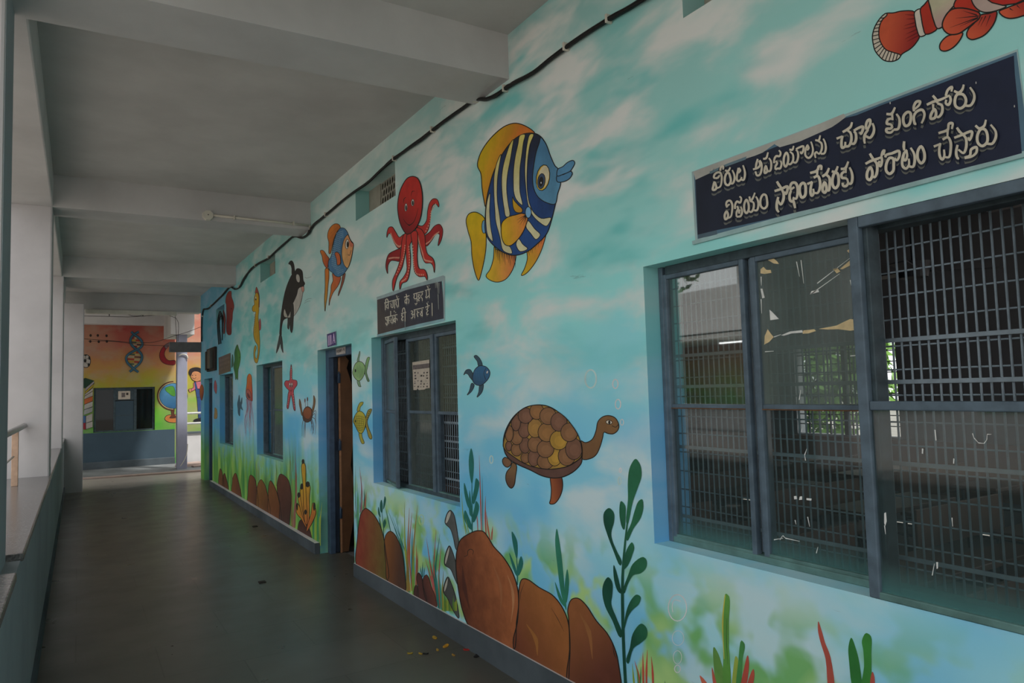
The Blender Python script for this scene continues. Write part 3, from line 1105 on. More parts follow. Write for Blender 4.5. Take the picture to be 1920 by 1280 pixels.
# ---------------------------------------------------------------- ceiling and beam fittings
M_plastic = plain('white_plastic', (176, 172, 160), 0.5, 0.08, 10, g=1.5)
M_black = plain('black_cable', (20, 20, 20), 0.5, 0.1, 10)
M_screw = plain('dark_screw', (44, 40, 38), 0.5, 0.1, 10)
lf = empty('tube_light_fitting', (1.1, 9.12, CEIL), 'empty white tube light fitting on the ceiling behind the middle beam', 'light fitting')
b = MB()
b.box((0.42, 9.03, CEIL - 0.03), (1.80, 9.065, CEIL - 0.008), plain('grey_batten', (118, 114, 106), .6, .15, 10, g=1.2), .003)  # batten in an even grey, darker than the ceiling
b.build('batten', parent=lf)
for xx in (0.42, 1.80):
    b = MB()
    b.box((xx - .018, 9.02, CEIL - 0.065), (xx + .018, 9.075, CEIL - 0.028), M_plastic, .004)
    b.box((xx - .008, 9.01, CEIL - 0.06), (xx + .008, 9.02, CEIL - 0.04), M_screw)
    b.build('tube_holder', parent=lf)
for xx in (0.70, 1.42):
    b = MB()
    b.box((xx - .055, 9.0, CEIL - 0.05), (xx + .055, 9.09, CEIL), M_plastic, .006)
    b.build('mount', parent=lf)

jb = empty('junction_box', (1.10, 7.64, 3.47), 'round white junction box with a pipe on the middle cross beam', 'junction box')
bm = bmesh.new()
bmesh.ops.create_cone(bm, cap_ends=True, segments=8, radius1=0.056, radius2=0.05, depth=0.035, matrix=Matrix.Translation((1.10, 7.622, 3.470)) @ Matrix.Rotation(math.radians(90), 4, 'X') @ Matrix.Rotation(math.radians(22.5), 4, 'Z'))
b = MB()
b.bm(bm, M_plastic)
b.box((1.095, 7.60, 3.468), (1.105, 7.606, 3.476), M_screw)
b.build('box', parent=jb)
b = MB()
b.tube([(1.14, 7.625, 3.475), (1.6, 7.627, 3.470), (2.12, 7.627, 3.462)], 0.013, M_plastic, 8)
b.build('pipe', parent=jb)
for xx in (1.35, 1.95):
    b = MB()
    b.box((xx - .008, 7.608, 3.450), (xx + .008, 7.64, 3.49), M_plastic, .003)
    b.build('clip', parent=jb)

# black cable bundle clipped along the top of the wall
CP = parse('1262,-45 1200,2 1142,36 1100,62 1062,88 1030,112 1000,136 960,158 948,166 930,178 912,186 893,186 866,204 840,222 812,243 785,264 740,297 715,318 690,342 665,359 640,378 612,402 590,420 582,429 576,440 566,446 552,443 535,455 515,473 503,484 480,497 466,510 456,524 449,538 440,542 432,538 415,555 396,573 388,579 382,580 379,592 378,615 378,640')
cable = empty('cable_bundle', (W, 6.0, 3.3), 'black cable bundle clipped along the top of the painted wall', 'cables')
for k, (amp, ph) in enumerate(((0.0, 0.0), (2.6, 0.4), (2.0, 2.4), (1.2, 4.4))):
    pts = []
    cp = cat_rom(CP, 4, False)
    for i, (px, py) in enumerate(cp):
        sc = (px + 200) / 1300.0
        off = amp * sc * math.sin(i * 0.55 + ph) * (0.5 + 0.5 * math.sin(i * .21 + k))
        p = on_plane(px + off * .5, py + off, 0, W - 0.016 - 0.008 * (k % 2))
        pts.append(p)
    b = MB()
    b.tube(pts, [0.0125 if k == 0 else 0.0085] * len(pts), M_black, 6)
    b.build('cable', parent=cable)
for px, py in parse('1142,36 1062,88 948,166 892,186 812,243 740,297 612,402 583,427 505,482 480,497 449,537 396,573 380,592'):
    p = on_plane(px, py, 0, W - 0.015)
    b = MB()
    b.box((W - .037, p[1] - .007, p[2] - .021), (W, p[1] + .007, p[2] + .021), M_plastic, .003)
    b.build('clip', parent=cable)

# switchgear by the far corner
mb = empty('meter_board', (W, 14.2, 2.0), 'dark meter board with wires on the wall by the far corner', 'meter board')
b = MB()
b.box((W - .05, 13.8, 2.12), (W, 14.7, 2.55), plain('dark_brown_board', (58, 50, 46), .7, .25, 8), .01)
b.build('board', parent=mb)
b = MB()
b.box((W - .11, 13.9, 2.16), (W - .05, 14.2, 2.5), plain('grey_meter_case', (84, 84, 78), .5, .15, 8), .01)
b.build('meter', parent=mb)
b = MB()
b.box((W - .09, 14.4, 2.14), (W - .05, 14.6, 2.5), M_black, .01)
b.build('switch_box', parent=mb)
for k in range(3):
    b = MB()
    b.tube(cat_rom([(W - .05, 13.3 - .12 * k, 2.55), (W - .06, 13.35 - .1 * k, 2.95), (W - .05, 13.15 - .1 * k, 3.12 - .04 * k), (W - .05, 12.95 - .05 * k, 2.95), (W - .05, 12.95, 2.6)], 6, False), .008, M_black, 6)
    b.build('wire', parent=mb)
gb = MB()
gb.box((1.55, 15.72, 2.56), (2.32, 15.86, 2.76), plain('grey_trunking', (104, 100, 98), .6, .2, 8, g=1.2), .01)
tag(gb.build('cable_trunking'), 'grey cable trunking box reaching out from the far wall corner', 'trunking')

# wires strung across the far end
M_wire = plain('thin_dark_wire', (58, 48, 48), 0.6, 0.1, 10)
wr = empty('overhead_wires', (1.0, 16.3, 3.0), 'thin dark wires sagging across the far end of the corridor', 'wires')
for y_, pp in ((16.6, '120,628 150,634 200,638 255,642 290,641 325,630 352,622 378,612'), (16.7, '165,639 215,640 262,646 305,648 345,650'),
               (16.4, '160,586 205,587 235,588 250,592 268,590 285,576 297,574 330,576 376,578'), (16.3, '158,592 240,594 330,596 334,640'),
               (16.5, '328,590 330,615 331,660'), (16.6, '345,655 360,652 372,654')):
    b = MB()
    b.tube([on_plane(px, py, 1, y_) for px, py in cat_rom(parse(pp), 4, False)], 0.005, M_wire, 5)
    b.build('wire', parent=wr)
for px in (205, 268, 330):
    p_ = on_plane(px, 589, 1, 16.15)
    b = MB()
    b.box((p_[0] - .008, 16.14, p_[2] - .03), (p_[0] + .008, 16.20, 3.379), M_wire)
    b.build('hook', parent=wr)
tf = MB()
pa, pb = on_plane(160, 583, 1, 15.86), on_plane(331, 588, 1, 15.86)
tf.box((pa[0], 15.83, pb[2] - .04), (pb[0], 15.9, pb[2] + .04), M_plastic, .008)
tag(tf.build('tube_light_batten'), 'white tube light batten fixed low on the far shaded beam', 'light fitting')
for pp, r_, lb_ in (('335,667 342,664 350,666 352,672', .014, 'white cord tied round the upper part of the slim far pillar'), ('352,832 350,850 344,865 338,874', .009, 'thin white cord hanging down at the foot of the slim far pillar')):
    b = MB()
    b.tube([on_plane(px, py, 1, 18.07) for px, py in cat_rom(parse(pp), 4, False)], r_, M_plastic, 6)
    tag(b.build('white_cord'), lb_, 'cord')

# rubble and rails beyond the corner
for lo, hi, rz, lb in (((2.12, 18.6, 0.0), (2.62, 19.1, 0.07), 0.3, 'broken pale stone slab at the foot of the white parapet, lying flat'),
                       ((2.0, 18.75, 0.0), (2.3, 18.95, 0.05), -0.4, 'small reddish broken brick beside the pale stone slab'),
                       ((2.3, 18.3, 0.0), (2.75, 18.5, 0.04), 0.1, 'thin broken slab nearest the corridor by the painted corner')):
    b = MB()
    b.box(lo, hi, M_conc, .012, Matrix.Rotation(rz, 3, 'Z'), ((lo[0] + hi[0]) / 2, (lo[1] + hi[1]) / 2, 0))
    tag(b.build('stone_slab'), lb, 'rubble', 'rubble by the white parapet')
rr_ = empty('parapet_rail', (2.4, 20.08, 0.76), 'two white rails above the low white parapet beyond the corner', 'railing')
for z_ in (1.23, 0.97):
    b = MB()
    b.tube([(2.15, 20.08, z_), (6.5, 20.08, z_)], .028, plain('white_rail_paint', (225, 225, 222), .4, .05, g=1.1), 8)
    b.build('rail', parent=rr_)
b = MB()
b.tube([(3.6, 20.08, 0.76), (3.6, 20.08, 1.25)], .025, MATS['white_rail_paint'], 8)
b.build('post', parent=rr_)

# ---------------------------------------------------------------- inside the classroom
M_wood = plain('dark_bench_wood', (78, 56, 42), 0.5, 0.25, 4, g=1.2)
M_leg = plain('bench_steel', (60, 62, 66), 0.5, 0.2, 12)


def bench(x, y, name_label):
    t = empty('school_bench', (x, y, 0), name_label, 'bench', 'school benches in rows inside the classroom')
    b = MB(); b.box((x - .55, y - .18, .70), (x + .55, y + .18, .735), M_wood, .006); b.build('desk_top', parent=t)
    b = MB(); b.box((x - .55, y + .36, .42), (x + .55, y + .62, .45), M_wood, .006); b.build('seat', parent=t)
    b = MB(); b.box((x - .55, y + .60, .55), (x + .55, y + .62, .80), M_wood, .004); b.build('backrest', parent=t)
    for sx in (-.5, .5):
        for nm_, a_, c_ in (('leg', (x + sx, y - .15, 0.0), (x + sx, y - .15, .70)), ('leg', (x + sx, y + .58, 0.0), (x + sx, y + .62, .80)),
                            ('stretcher', (x + sx, y - .15, .12), (x + sx, y + .58, .12)), ('stretcher', (x + sx, y - .15, .40), (x + sx, y + .58, .40))):
            b = MB(); b.tube([a_, c_], .013, M_leg, 6); b.build(nm_, parent=t)
    return t


nb = 0
for i, yb_ in enumerate((0.9, 2.0, 3.1, 4.2, 5.3)):
    for j, xb_ in enumerate((3.35, 5.1, 6.8)):
        o = bench(xb_, yb_, 'dark wooden school bench dimly seen through the barred classroom windows')
b = MB()
b.box((7.97, -2.9, 0.35), (8.0, ky(7.5), 0.93), plain('pinkish_dado', (120, 86, 72), .7, .15, 3, g=1.2))
struct(b.build('trim_classroom_dado'), 'pinkish dado under the far classroom window', 'dado')
wf = struct(empty('window_6', (8.05, (FW[0] + FW[1]) / 2, FW[2])), 'barred window on the far side of the classroom with green outside', 'window')
b = MB()
for y_ in np.arange(FW[0], FW[1] + .01, (FW[1] - FW[0]) / 9):
    b.box((8.04, y_ - .008, FW[2]), (8.06, y_ + .008, FW[3]), M_leg)
for z_ in np.arange(FW[2], FW[3] + .01, (FW[3] - FW[2]) / 9):
    b.box((8.045, FW[0], z_ - .006), (8.06, FW[1], z_ + .006), M_leg)
b.box((8.03, (FW[0] + FW[1]) / 2 - .03, FW[2]), (8.08, (FW[0] + FW[1]) / 2 + .03, FW[3]), M_leg)
b.build('grille', parent=wf)
fan = empty('ceiling_fan', (5.6, 3.1, CEIL), 'dark ceiling fan hanging in the classroom behind the bars', 'fan')
b = MB(); b.tube([(5.6, 3.1, CEIL), (5.6, 3.1, 2.52)], .012, M_leg, 8); b.build('rod', parent=fan)
bm = bmesh.new()
bmesh.ops.create_cone(bm, cap_ends=True, segments=20, radius1=.10, radius2=.13, depth=.12, matrix=Matrix.Translation((5.6, 3.1, 2.48)))
b = MB(); b.bm(bm, M_leg, smooth=False); b.build('motor', parent=fan)
for k in range(3):
    a = math.radians(80 + 120 * k)
    b = MB()
    b.box((5.6 + .12, 3.1 - .06, 2.462), (5.6 + .62, 3.1 + .06, 2.470), M_leg, .003, Matrix.Rotation(a, 3, 'Z') @ Matrix.Rotation(.12, 3, 'X'), (5.6, 3.1, 2.466))
    b.build('blade', parent=fan)

# ---------------------------------------------------------------- across the courtyard (seen in the panes) and greenery
ob = empty('school_block', (-12.0, 10.5, -0.3), 'school block across the courtyard mirrored in the window panes', 'building')
M_clean = plain('sunlit_white_paint', (214, 212, 212), .8, .05, 2, g=1.0)
b = MB(); b.box((-12.3, 4.0, 3.1), (-12.0, 16.9, 4.5), M_clean); b.build('upper_parapet', parent=ob)
b = MB(); b.box((-16.0, 4.0, 2.95), (-12.0, 24.0, 3.15), M_ceiling); b.build('floor_slab', parent=ob)
b = MB(); b.box((-15.0, 4.0, -.3), (-14.8, 24.0, 3.0), M_endwall); b.build('back_wall', parent=ob)
b = MB(); b.box((-12.3, 4.0, -.3), (-12.0, 16.7, 0.8), M_white); b.build('lower_parapet', parent=ob)
b = MB(); b.box((-15.0, 4.0, 4.5), (-14.8, 16.7, 7.0), M_white); b.build('upper_wall', parent=ob)
b = MB(); b.box((-16.0, 3.6, 7.0), (-11.8, 17.0, 7.2), M_white); b.build('roof', parent=ob)
b = MB(); b.box((-12.4, 19.0, -.3), (-12.0, 46.0, 6.5), plain('olive_wing_paint', (84, 88, 72), .8, .3, .4)); b.build('wing_wall', parent=ob)
for yy in (4.2, 8.2, 12.2):
    b = MB(); b.box((-12.3, yy - .2, .8), (-12.0, yy + .2, 2.95), M_white); b.build('column', parent=ob)
    b = MB(); b.box((-12.3, yy - .2, 4.5), (-12.0, yy + .2, 7.0), M_white); b.build('column', parent=ob)
tl = NT('lit_tube')
tl.b.inputs['Emission Color'].default_value = (1, 1, 1, 1)
tl.b.inputs['Emission Strength'].default_value = 6.0
b = MB(); b.tube([(-12.6, 14.5, 2.84), (-12.6, 15.6, 2.84)], .02, tl.m, 8)
tag(b.build('fluorescent_tube'), 'lit fluorescent tube in the corridor of the block across the courtyard', 'lamp')


def leaf_mat(name, c):
    t = NT(name)
    t.base(t.ramp(t.noise(3, detail=4), [(0.3, lin(c, .7)), (0.7, lin(c, 1.4))]))
    t.b.inputs['Roughness'].default_value = .6
    return t.m


def tree(x, y, h, rad, label, m, n=900, seed=1):
    r_ = random.Random(seed)
    t = empty('tree', (x, y, -.3), label, 'tree')
    b = MB()
    b.tube([(x, y, -.3), (x + .1, y, h * .35), (x - .05, y + .1, h * .6)], [.16, .12, .06], plain('bark', (80, 66, 54), .9, .2, 8), 8)
    for k in range(5):
        a = k * 1.3
        b.tube([(x, y, h * .4), (x + math.cos(a) * rad * .6, y + math.sin(a) * rad * .6, h * .7)], [.06, .02], MATS['bark'], 6)
    b.build('trunk', parent=t)
    b = MB()
    for _ in range(n):
        u = r_.random() * 2 * math.pi
        v = math.acos(2 * r_.random() - 1)
        q = rad * (0.45 + .55 * r_.random())
        c = Vector((x + q * math.cos(u) * math.sin(v), y + q * math.sin(u) * math.sin(v), h * .68 + q * .8 * math.cos(v)))
        n1 = Vector((r_.random() - .5, r_.random() - .5, r_.random() - .5)).normalized()
        n2 = n1.orthogonal().normalized()
        s_ = .10 + .10 * r_.random()
        b.quad([c - n1 * s_, c + n2 * s_ * .4, c + n1 * s_, c - n2 * s_ * .4], m)
    b.build('foliage', parent=t)
    return t


M_lf = leaf_mat('green_leaves', (96, 138, 52))
M_lf2 = leaf_mat('deep_green_leaves', (58, 92, 40))
tree(11.6, 8.9, 2.6, 1.9, 'green tree seen through the far classroom window', M_lf, 3200, 2)
tree(14.5, 14.2, 3.6, 1.7, 'second green tree behind the far classroom window', M_lf, 1200, 5)
tree(-9.2, 15.6, 8.0, 2.1, 'courtyard tree mirrored at the top of the big window', M_lf2, 1200, 3)
# ---------------------------------------------------------------- painted figures (flat paint lying on the wall plane)
GP = 2.0
PAINT = {}


def paint(c, c2=None, p1=None, p2=None, var=0.10, mid=None):
    key = (c, c2, tuple(np.round(p1, 3)) if p1 is not None else None, tuple(np.round(p2, 3)) if p2 is not None else None)
    if key in PAINT:
        return PAINT[key]
    t = NT('mural_paint_%d_%d_%d' % c)
    f = t.noise(9, (1, 1, 1.0), 4, 0.6)
    a = lin(c, GP)
    if c2 is not None:
        d = Vector(p2) - Vector(p1)
        vm = t.n('ShaderNodeVectorMath', operation='DOT_PRODUCT')
        t.l(t.pos()[0], vm.inputs[0])
        vm.inputs[1].default_value = d / d.length_squared
        v0 = Vector(p1).dot(d) / d.length_squared
        fac = t.math('ADD', t.math('SUBTRACT', vm.outputs['Value'], v0), t.math('MULTIPLY', t.math('SUBTRACT', f, 0.5), 0.5))
        base = t.ramp(fac, [(0.0, a), (1.0, lin(c2, GP))])
    else:
        base = a
    dark = t.mix(1.0, base, (1 - var * 2, 1 - var * 2, 1 - var * 2, 1), 'MULTIPLY')
    t.base(t.mix(t.ramp(f, [(0.35, 0.0), (0.65, 1.0)]), dark, base))
    t.b.inputs['Roughness'].default_value = 0.6
    t.b.inputs['Specular IOR Level'].default_value = 0.3
    PAINT[key] = t.m
    return t.m


BLACK = (26, 24, 22)


def clip_convex(poly, clip):
    area = sum(clip[i - 1][0] * clip[i][1] - clip[i][0] * clip[i - 1][1] for i in range(len(clip)))
    if area < 0:
        clip = clip[::-1]
    out = poly
    for i in range(len(clip)):
        a, b_ = clip[i - 1], clip[i]
        side = lambda p: (b_[0] - a[0]) * (p[1] - a[1]) - (b_[1] - a[1]) * (p[0] - a[0])
        res = []
        for j in range(len(out)):
            p, q = out[j - 1], out[j]
            sp, sq = side(p), side(q)
            if sp >= 0:
                res.append(p)
            if sp * sq < 0:
                u = sp / (sp - sq)
                res.append((p[0] + (q[0] - p[0]) * u, p[1] + (q[1] - p[1]) * u))
        out = res
        if not out:
            return []
    return out


FIG_N = [0]


class Fig:
    def __init__(self, name, label, crop, cat='wall painting', group=None, axis=0, val=None, base=0.0004, step=0.00003):
        self.name, self.label, self.cat, self.group = name, label, cat, group
        self.crop = crop
        self.axis = axis
        self.val = W if val is None else val
        FIG_N[0] += 1
        self.base, self.step = base + 0.0000071 * (FIG_N[0] % 23), step
        self.k = 0
        self.parts = {}
        self.order = []

    def px(self, pts, crop=None):
        ox, oy, s = crop or self.crop
        if isinstance(pts, str):
            pts = parse(pts)
        return [(ox + x / s, oy + y / s) for x, y in pts]

    def P(self, x, y, off=0.0):
        return on_plane(x, y, self.axis, self.val - off)

    def mat(self, c, crop=None):
        if isinstance(c, tuple) and len(c) == 4 and isinstance(c[0], tuple):
            p1, p2 = self.px([c[2], c[3]], crop)
            return paint(c[0], c[1], Vector(self.P(*p1)), Vector(self.P(*p2)))
        return paint(c)

    def mb(self, part):
        if part not in self.parts:
            self.parts[part] = MB()
            self.order.append(part)
        return self.parts[part]

    def _poly(self, part, m, pts):
        off = self.base + self.step * self.k
        self.k += 1
        P3 = [self.P(x, y, off) for x, y in pts]
        i, j = ((1, 2) if self.axis == 0 else (0, 2))
        tri = tessellate_polygon([[Vector((p[i], p[j], 0)) for p in P3]])
        b = self.mb(part)
        n0 = len(b.v)
        b.v += [tuple(p) for p in P3]
        mi = b.mat(m)
        for t in tri:
            a, c, d = (Vector(P3[q]) for q in t)
            nrm = (c - a).cross(d - a)
            t = tuple(t)
            if nrm[self.axis] > 0:
                t = t[::-1]
            b.f.append(tuple(n0 + q for q in t))
            b.mi.append(mi)
            b.smooth.append(False)

    def _ribbon(self, part, m, pts, w, closed=False, taper=(1, 1)):
        off = self.base + self.step * self.k
        self.k += 1
        n = len(pts)
        L, R = [], []
        for i in range(n):
            if closed:
                a, c = pts[i - 1], pts[(i + 1) % n]
            else:
                a, c = pts[max(i - 1, 0)], pts[min(i + 1, n - 1)]
            dx, dy = c[0] - a[0], c[1] - a[1]
            l = math.hypot(dx, dy) or 1
            u = i / max(1, n - 1)
            f = 1.0
            if not closed:
                if u < .5:
                    f = taper[0] + (1 - taper[0]) * min(1, u * 2)
                else:
                    f = taper[1] + (1 - taper[1]) * min(1, (1 - u) * 2)
            nx, ny = -dy / l * w * .5 * f, dx / l * w * .5 * f
            L.append((pts[i][0] + nx, pts[i][1] + ny))
            R.append((pts[i][0] - nx, pts[i][1] - ny))
        b = self.mb(part)
        n0 = len(b.v)
        up = self.step * 0.45 / max(1, n)      # the stroke climbs a hair along its length, so crossings do not coincide
        b.v += [tuple(self.P(x, y, off + up * i)) for i, (x, y) in enumerate(L)] + [tuple(self.P(x, y, off + up * i)) for i, (x, y) in enumerate(R)]
        mi = b.mat(m)
        for i in range(n if closed else n - 1):
            j = (i + 1) % n
            b.f.append((n0 + i, n0 + j, n0 + n + j, n0 + n + i))
            b.mi.append(mi)
            b.smooth.append(False)

    def fill(self, part, c, pts, smooth=True, out=1.0, oc=BLACK, crop=None, clip=None, sub=4):
        q = self.px(pts, crop)
        if smooth:
            q = cat_rom(q, sub, True)
        if clip is not None:
            q = clip_convex(q, clip)
            if len(q) < 3:
                return
        self._poly(part, self.mat(c, crop), q)
        if out:
            self._ribbon(part, paint(oc), q, out, True)

    def line(self, part, c, pts, w=1.0, taper=(1, 1), crop=None, smooth=True, closed=False):
        q = self.px(pts, crop)
        if smooth and len(q) > 2:
            q = cat_rom(q, 4, closed)
        self._ribbon(part, self.mat(c, crop), q, w, closed, taper)

    def dot(self, part, c, cx, cy, rx, ry, rot=0.0, out=0, crop=None, n=14, oc=BLACK, clip=None):
        cr, sr = math.cos(rot), math.sin(rot)
        pts = []
        for i in range(n):
            a = 2 * math.pi * i / n
            x, y = rx * math.cos(a), ry * math.sin(a)
            pts.append((cx + x * cr - y * sr, cy + x * sr + y * cr))
        self.fill(part, c, pts, False, out, oc, crop, clip)

    def build(self, labels=None):
        a = np.concatenate([np.array(m.v) for m in self.parts.values()])
        lo, hi = a.min(0), a.max(0)
        org = ((lo[0] + hi[0]) / 2, (lo[1] + hi[1]) / 2, lo[2])
        if len(self.order) == 1:
            o = self.parts[self.order[0]].build(self.name, origin=org)
            return tag(o, self.label, self.cat, self.group)
        r = empty(self.name, org, self.label, self.cat, self.group)
        for p in self.order:
            ch = self.parts[p].build(p.split('#')[0], parent=r)
            if labels and p.split('#')[0] in labels:
                ch['label'] = labels[p.split('#')[0]]
        return r
# ================================================================ the big creatures
# ---- striped angelfish
A1, A2 = (640, 200, 3.556), (900, 220, 4.0)
f = Fig('angelfish_painting', 'large blue and yellow striped angelfish with pouting lips painted high on the wall', A1)
YEL, ORG = (176, 148, 22), (178, 108, 34)
f.fill('tail_fin', ((184, 156, 18), (176, 128, 20), (850, 720), (930, 1150)), '955,745 920,712 885,702 850,715 832,755 845,830 865,900 870,990 890,1100 915,1158 935,1100 955,1010 965,930 965,845', out=1.6)
f.fill('dorsal_fin', ((172, 144, 22), (172, 96, 36), (1000, 180), (1140, 330)), '1290,178 1240,135 1165,110 1100,125 1030,175 960,255 920,330 908,395 930,445 938,540 950,620 962,668 985,600 1000,520 1020,450 1055,370 1100,290 1160,225 1215,190', out=1.8)
f.fill('ventral_fin', ((182, 152, 24), (186, 104, 60), (60, 1150), (250, 1120)), '108,965 118,985 180,1010 265,1020 262,1090 235,1160 190,1215 130,1235 75,1220 45,1190 75,1140 100,1060', crop=A2, out=1.5)
f.fill('ventral_fin#2', ((180, 148, 26), (176, 100, 50), (330, 1170), (470, 900)), '355,990 420,915 503,825 490,900 455,1010 400,1110 340,1175 310,1185 335,1130 355,1060', crop=A2, out=1.5)
for i in range(12):
    x = 116 + i * 13
    f.line('ventral_fin', BLACK, [(x, 985 + i * 4), (x + 8, 1050 + (i % 3) * 22 + i * 3)], 1.9, (1, .1), A2)
for i in range(10):
    f.line('ventral_fin#2', BLACK, [(362 + i * 13, 990 - i * 15), (372 + i * 11, 1040 - i * 11 - (i % 2) * 12)], 1.6, (1, .1), A2)
f.dot('body', (90, 136, 166), 30, 820, 17, 50, out=1.2, crop=A2)
f.fill('body', ((30, 36, 52), (30, 62, 112), (1180, 250), (1100, 720)), '1290,178 1330,200 1365,250 1395,330 1425,395 1445,415 1462,510 1442,580 1425,660 1400,760 1370,845 1310,910 1240,965 1165,990 1100,980 1040,945 985,890 960,830 960,720 970,610 990,520 1010,450 1045,370 1090,290 1150,220 1215,182', out=1.9)
CRM = (178, 172, 112)
for s in ('60,600 75,565 72,700 80,820 95,930 60,890 45,800 45,690',
          '158,275 130,330 108,420 103,520 112,700 118,780 150,900 175,1000 240,1020 225,970 195,955 165,880 148,740 130,620 130,480 140,390',
          '250,165 225,200 200,270 175,360 163,450 165,560 180,680 195,745 222,740 210,640 200,540 205,440 225,330 240,240',
          '337,128 300,135 285,200 265,290 252,390 250,490 255,570 275,620 318,658 300,560 298,460 300,380 315,270 325,190',
          '402,126 375,127 355,190 342,290 336,400 345,540 362,660 395,735 450,790 497,815 520,790 532,752 460,757 400,708 370,640 356,560 352,480 354,390 360,300 376,200',
          '360,775 345,820 380,870 420,915 452,880 410,835', '290,910 270,950 300,1005 357,985 320,950'):
    f.fill('body', ((176, 164, 84), (178, 174, 138), (200, 200), (200, 600)), s, crop=A2, out=1.3)
f.fill('face', ((62, 104, 134), (76, 122, 150), (1350, 280), (1400, 600)), '1330,205 1365,250 1395,330 1425,395 1445,415 1462,510 1442,580 1425,648 1370,640 1315,605 1285,550 1275,480 1285,380 1300,300 1320,240', out=1.6)
f.fill('lips', (66, 110, 142), '1438,460 1480,452 1530,430 1540,445 1520,480 1480,500 1440,500', out=1.6)
f.fill('lips', (72, 118, 150), '1445,415 1475,400 1510,370 1545,358 1556,375 1540,410 1525,430 1480,450 1440,462 1437,440', out=1.6)
f.dot('eye', (176, 150, 60), 472, 452, 50, 98, .16, 1.6, A2)
f.dot('eye', (176, 168, 138), 477, 446, 40, 86, .16, 0, A2)
f.dot('eye', (170, 146, 60), 459, 482, 34, 62, .12, 0, A2)
f.dot('eye', (52, 66, 88), 460, 478, 28, 58, .12, 1.2, A2)
f.dot('eye', BLACK, 458, 482, 17, 38, .12, 0, A2)
f.dot('eye', (190, 190, 190), 458, 490, 4, 7, 0, 0, A2)
f.fill('pectoral_fin#2', ((170, 140, 24), (170, 116, 34), (250, 620), (310, 700)), '245,595 255,620 285,655 318,690 312,712 270,710 250,680', crop=A2, out=1.3)
f.fill('pectoral_fin', ((180, 146, 24), (182, 112, 50), (180, 860), (330, 780)), '357,745 320,720 270,730 205,750 165,790 158,840 165,910 190,955 225,962 270,930 310,880 340,820', crop=A2, out=1.6)
for e in ('275,770', '280,795', '300,806', '322,812', '340,800'):
    f.line('pectoral_fin', BLACK, '348,728 ' + e, 1.6, (1, .1), A2)
f.dot('pectoral_fin', (104, 148, 184), 362, 712, 23, 43, 0, 1.4, A2)
f.build()

# ---- octopus
O = (700, 310, 5.12)
f = Fig('octopus_painting', 'smiling red octopus painted above the small dark signboard', O)
R1, R2, R3 = (160, 44, 38), (136, 32, 34), (120, 28, 30)
TENT = [(R3, '265,800 200,820 150,850 125,910 120,980 138,1040 142,960 170,915 210,915 250,920 272,860'),
        (R1, '420,575 470,580 510,530 520,440 540,360 575,320 610,325 630,370 627,400 600,368 575,380 555,430 545,520 530,610 495,660 455,640'),
        (R2, '490,680 540,640 590,580 635,565 665,610 660,690 640,745 622,772 628,715 635,662 605,655 560,720 510,775 485,720'),
        (R1, '295,660 250,690 215,640 180,590 150,595 132,640 130,692 150,652 170,665 200,740 240,795 270,780 295,715'),
        (R1, '410,600 455,610 490,660 500,760 520,850 570,890 590,950 585,1030 572,965 550,938 500,935 470,880 445,780 425,680'),
        (R1, '300,655 335,650 320,760 300,870 275,980 225,1080 190,1207 183,1110 215,1030 250,930 265,820 275,720'),
        (R1, '330,650 375,640 372,720 350,760 357,880 350,1010 320,1112 275,1132 255,1192 253,1120 290,1070 320,1010 315,880 315,760'),
        (R1, '365,640 415,630 425,760 420,880 440,990 490,1000 515,1050 515,1102 495,1067 440,1067 400,1030 385,950 380,830 372,740')]
SUCK = ['150,893 190,886 245,886', '598,372 556,440 545,530 505,630', '628,640 585,672 545,725 508,752', '168,655 190,710 220,760 250,778 272,765',
        '428,680 440,735 458,795 475,850 492,905 530,918 562,925', '304,770 292,860 265,945 222,1045', '342,780 346,880 342,985 312,1085 275,1112', '378,770 384,880 390,960 415,1038 480,1050']
for n_, ((c, s), k) in enumerate(zip(TENT, SUCK)):
    f.fill('tentacle#%d' % n_, c, s, out=1.25)
    q = cat_rom(parse(k), 4, False)
    for i, (x, y) in enumerate(q):
        f.dot('tentacle#%d' % n_, (186, 128, 108), x, y, 5.5, 9, .2, 0, n=8)
f.fill('head', ((160, 40, 34), (104, 24, 28), (380, 350), (330, 640)), '380,105 330,120 285,180 250,265 233,380 240,480 262,570 300,640 325,660 365,645 415,590 450,510 468,400 470,290 455,190 425,125', out=1.6)
for cx, cy, rx, ry in ((313, 403, 13, 38), (378, 357, 14, 33)):
    f.dot('eye#%d' % cx, (186, 184, 176), cx, cy, rx, ry, 0.05, .8)
    f.dot('eye#%d' % cx, BLACK, cx + 1, cy + 4, rx * .6, ry * .7, 0, 0)
f.line('face', BLACK, '290,362 294,322 314,304', 1.3, (.4, .6))
f.line('face', BLACK, '362,292 374,250 396,246', 1.3, (.4, .6))
f.line('face', BLACK, '288,512 308,545 345,572 385,545 410,490 430,412', 1.3, (.4, .4))
f.fill('face', BLACK, '318,556 345,568 368,558 345,580', out=0)
f.build()

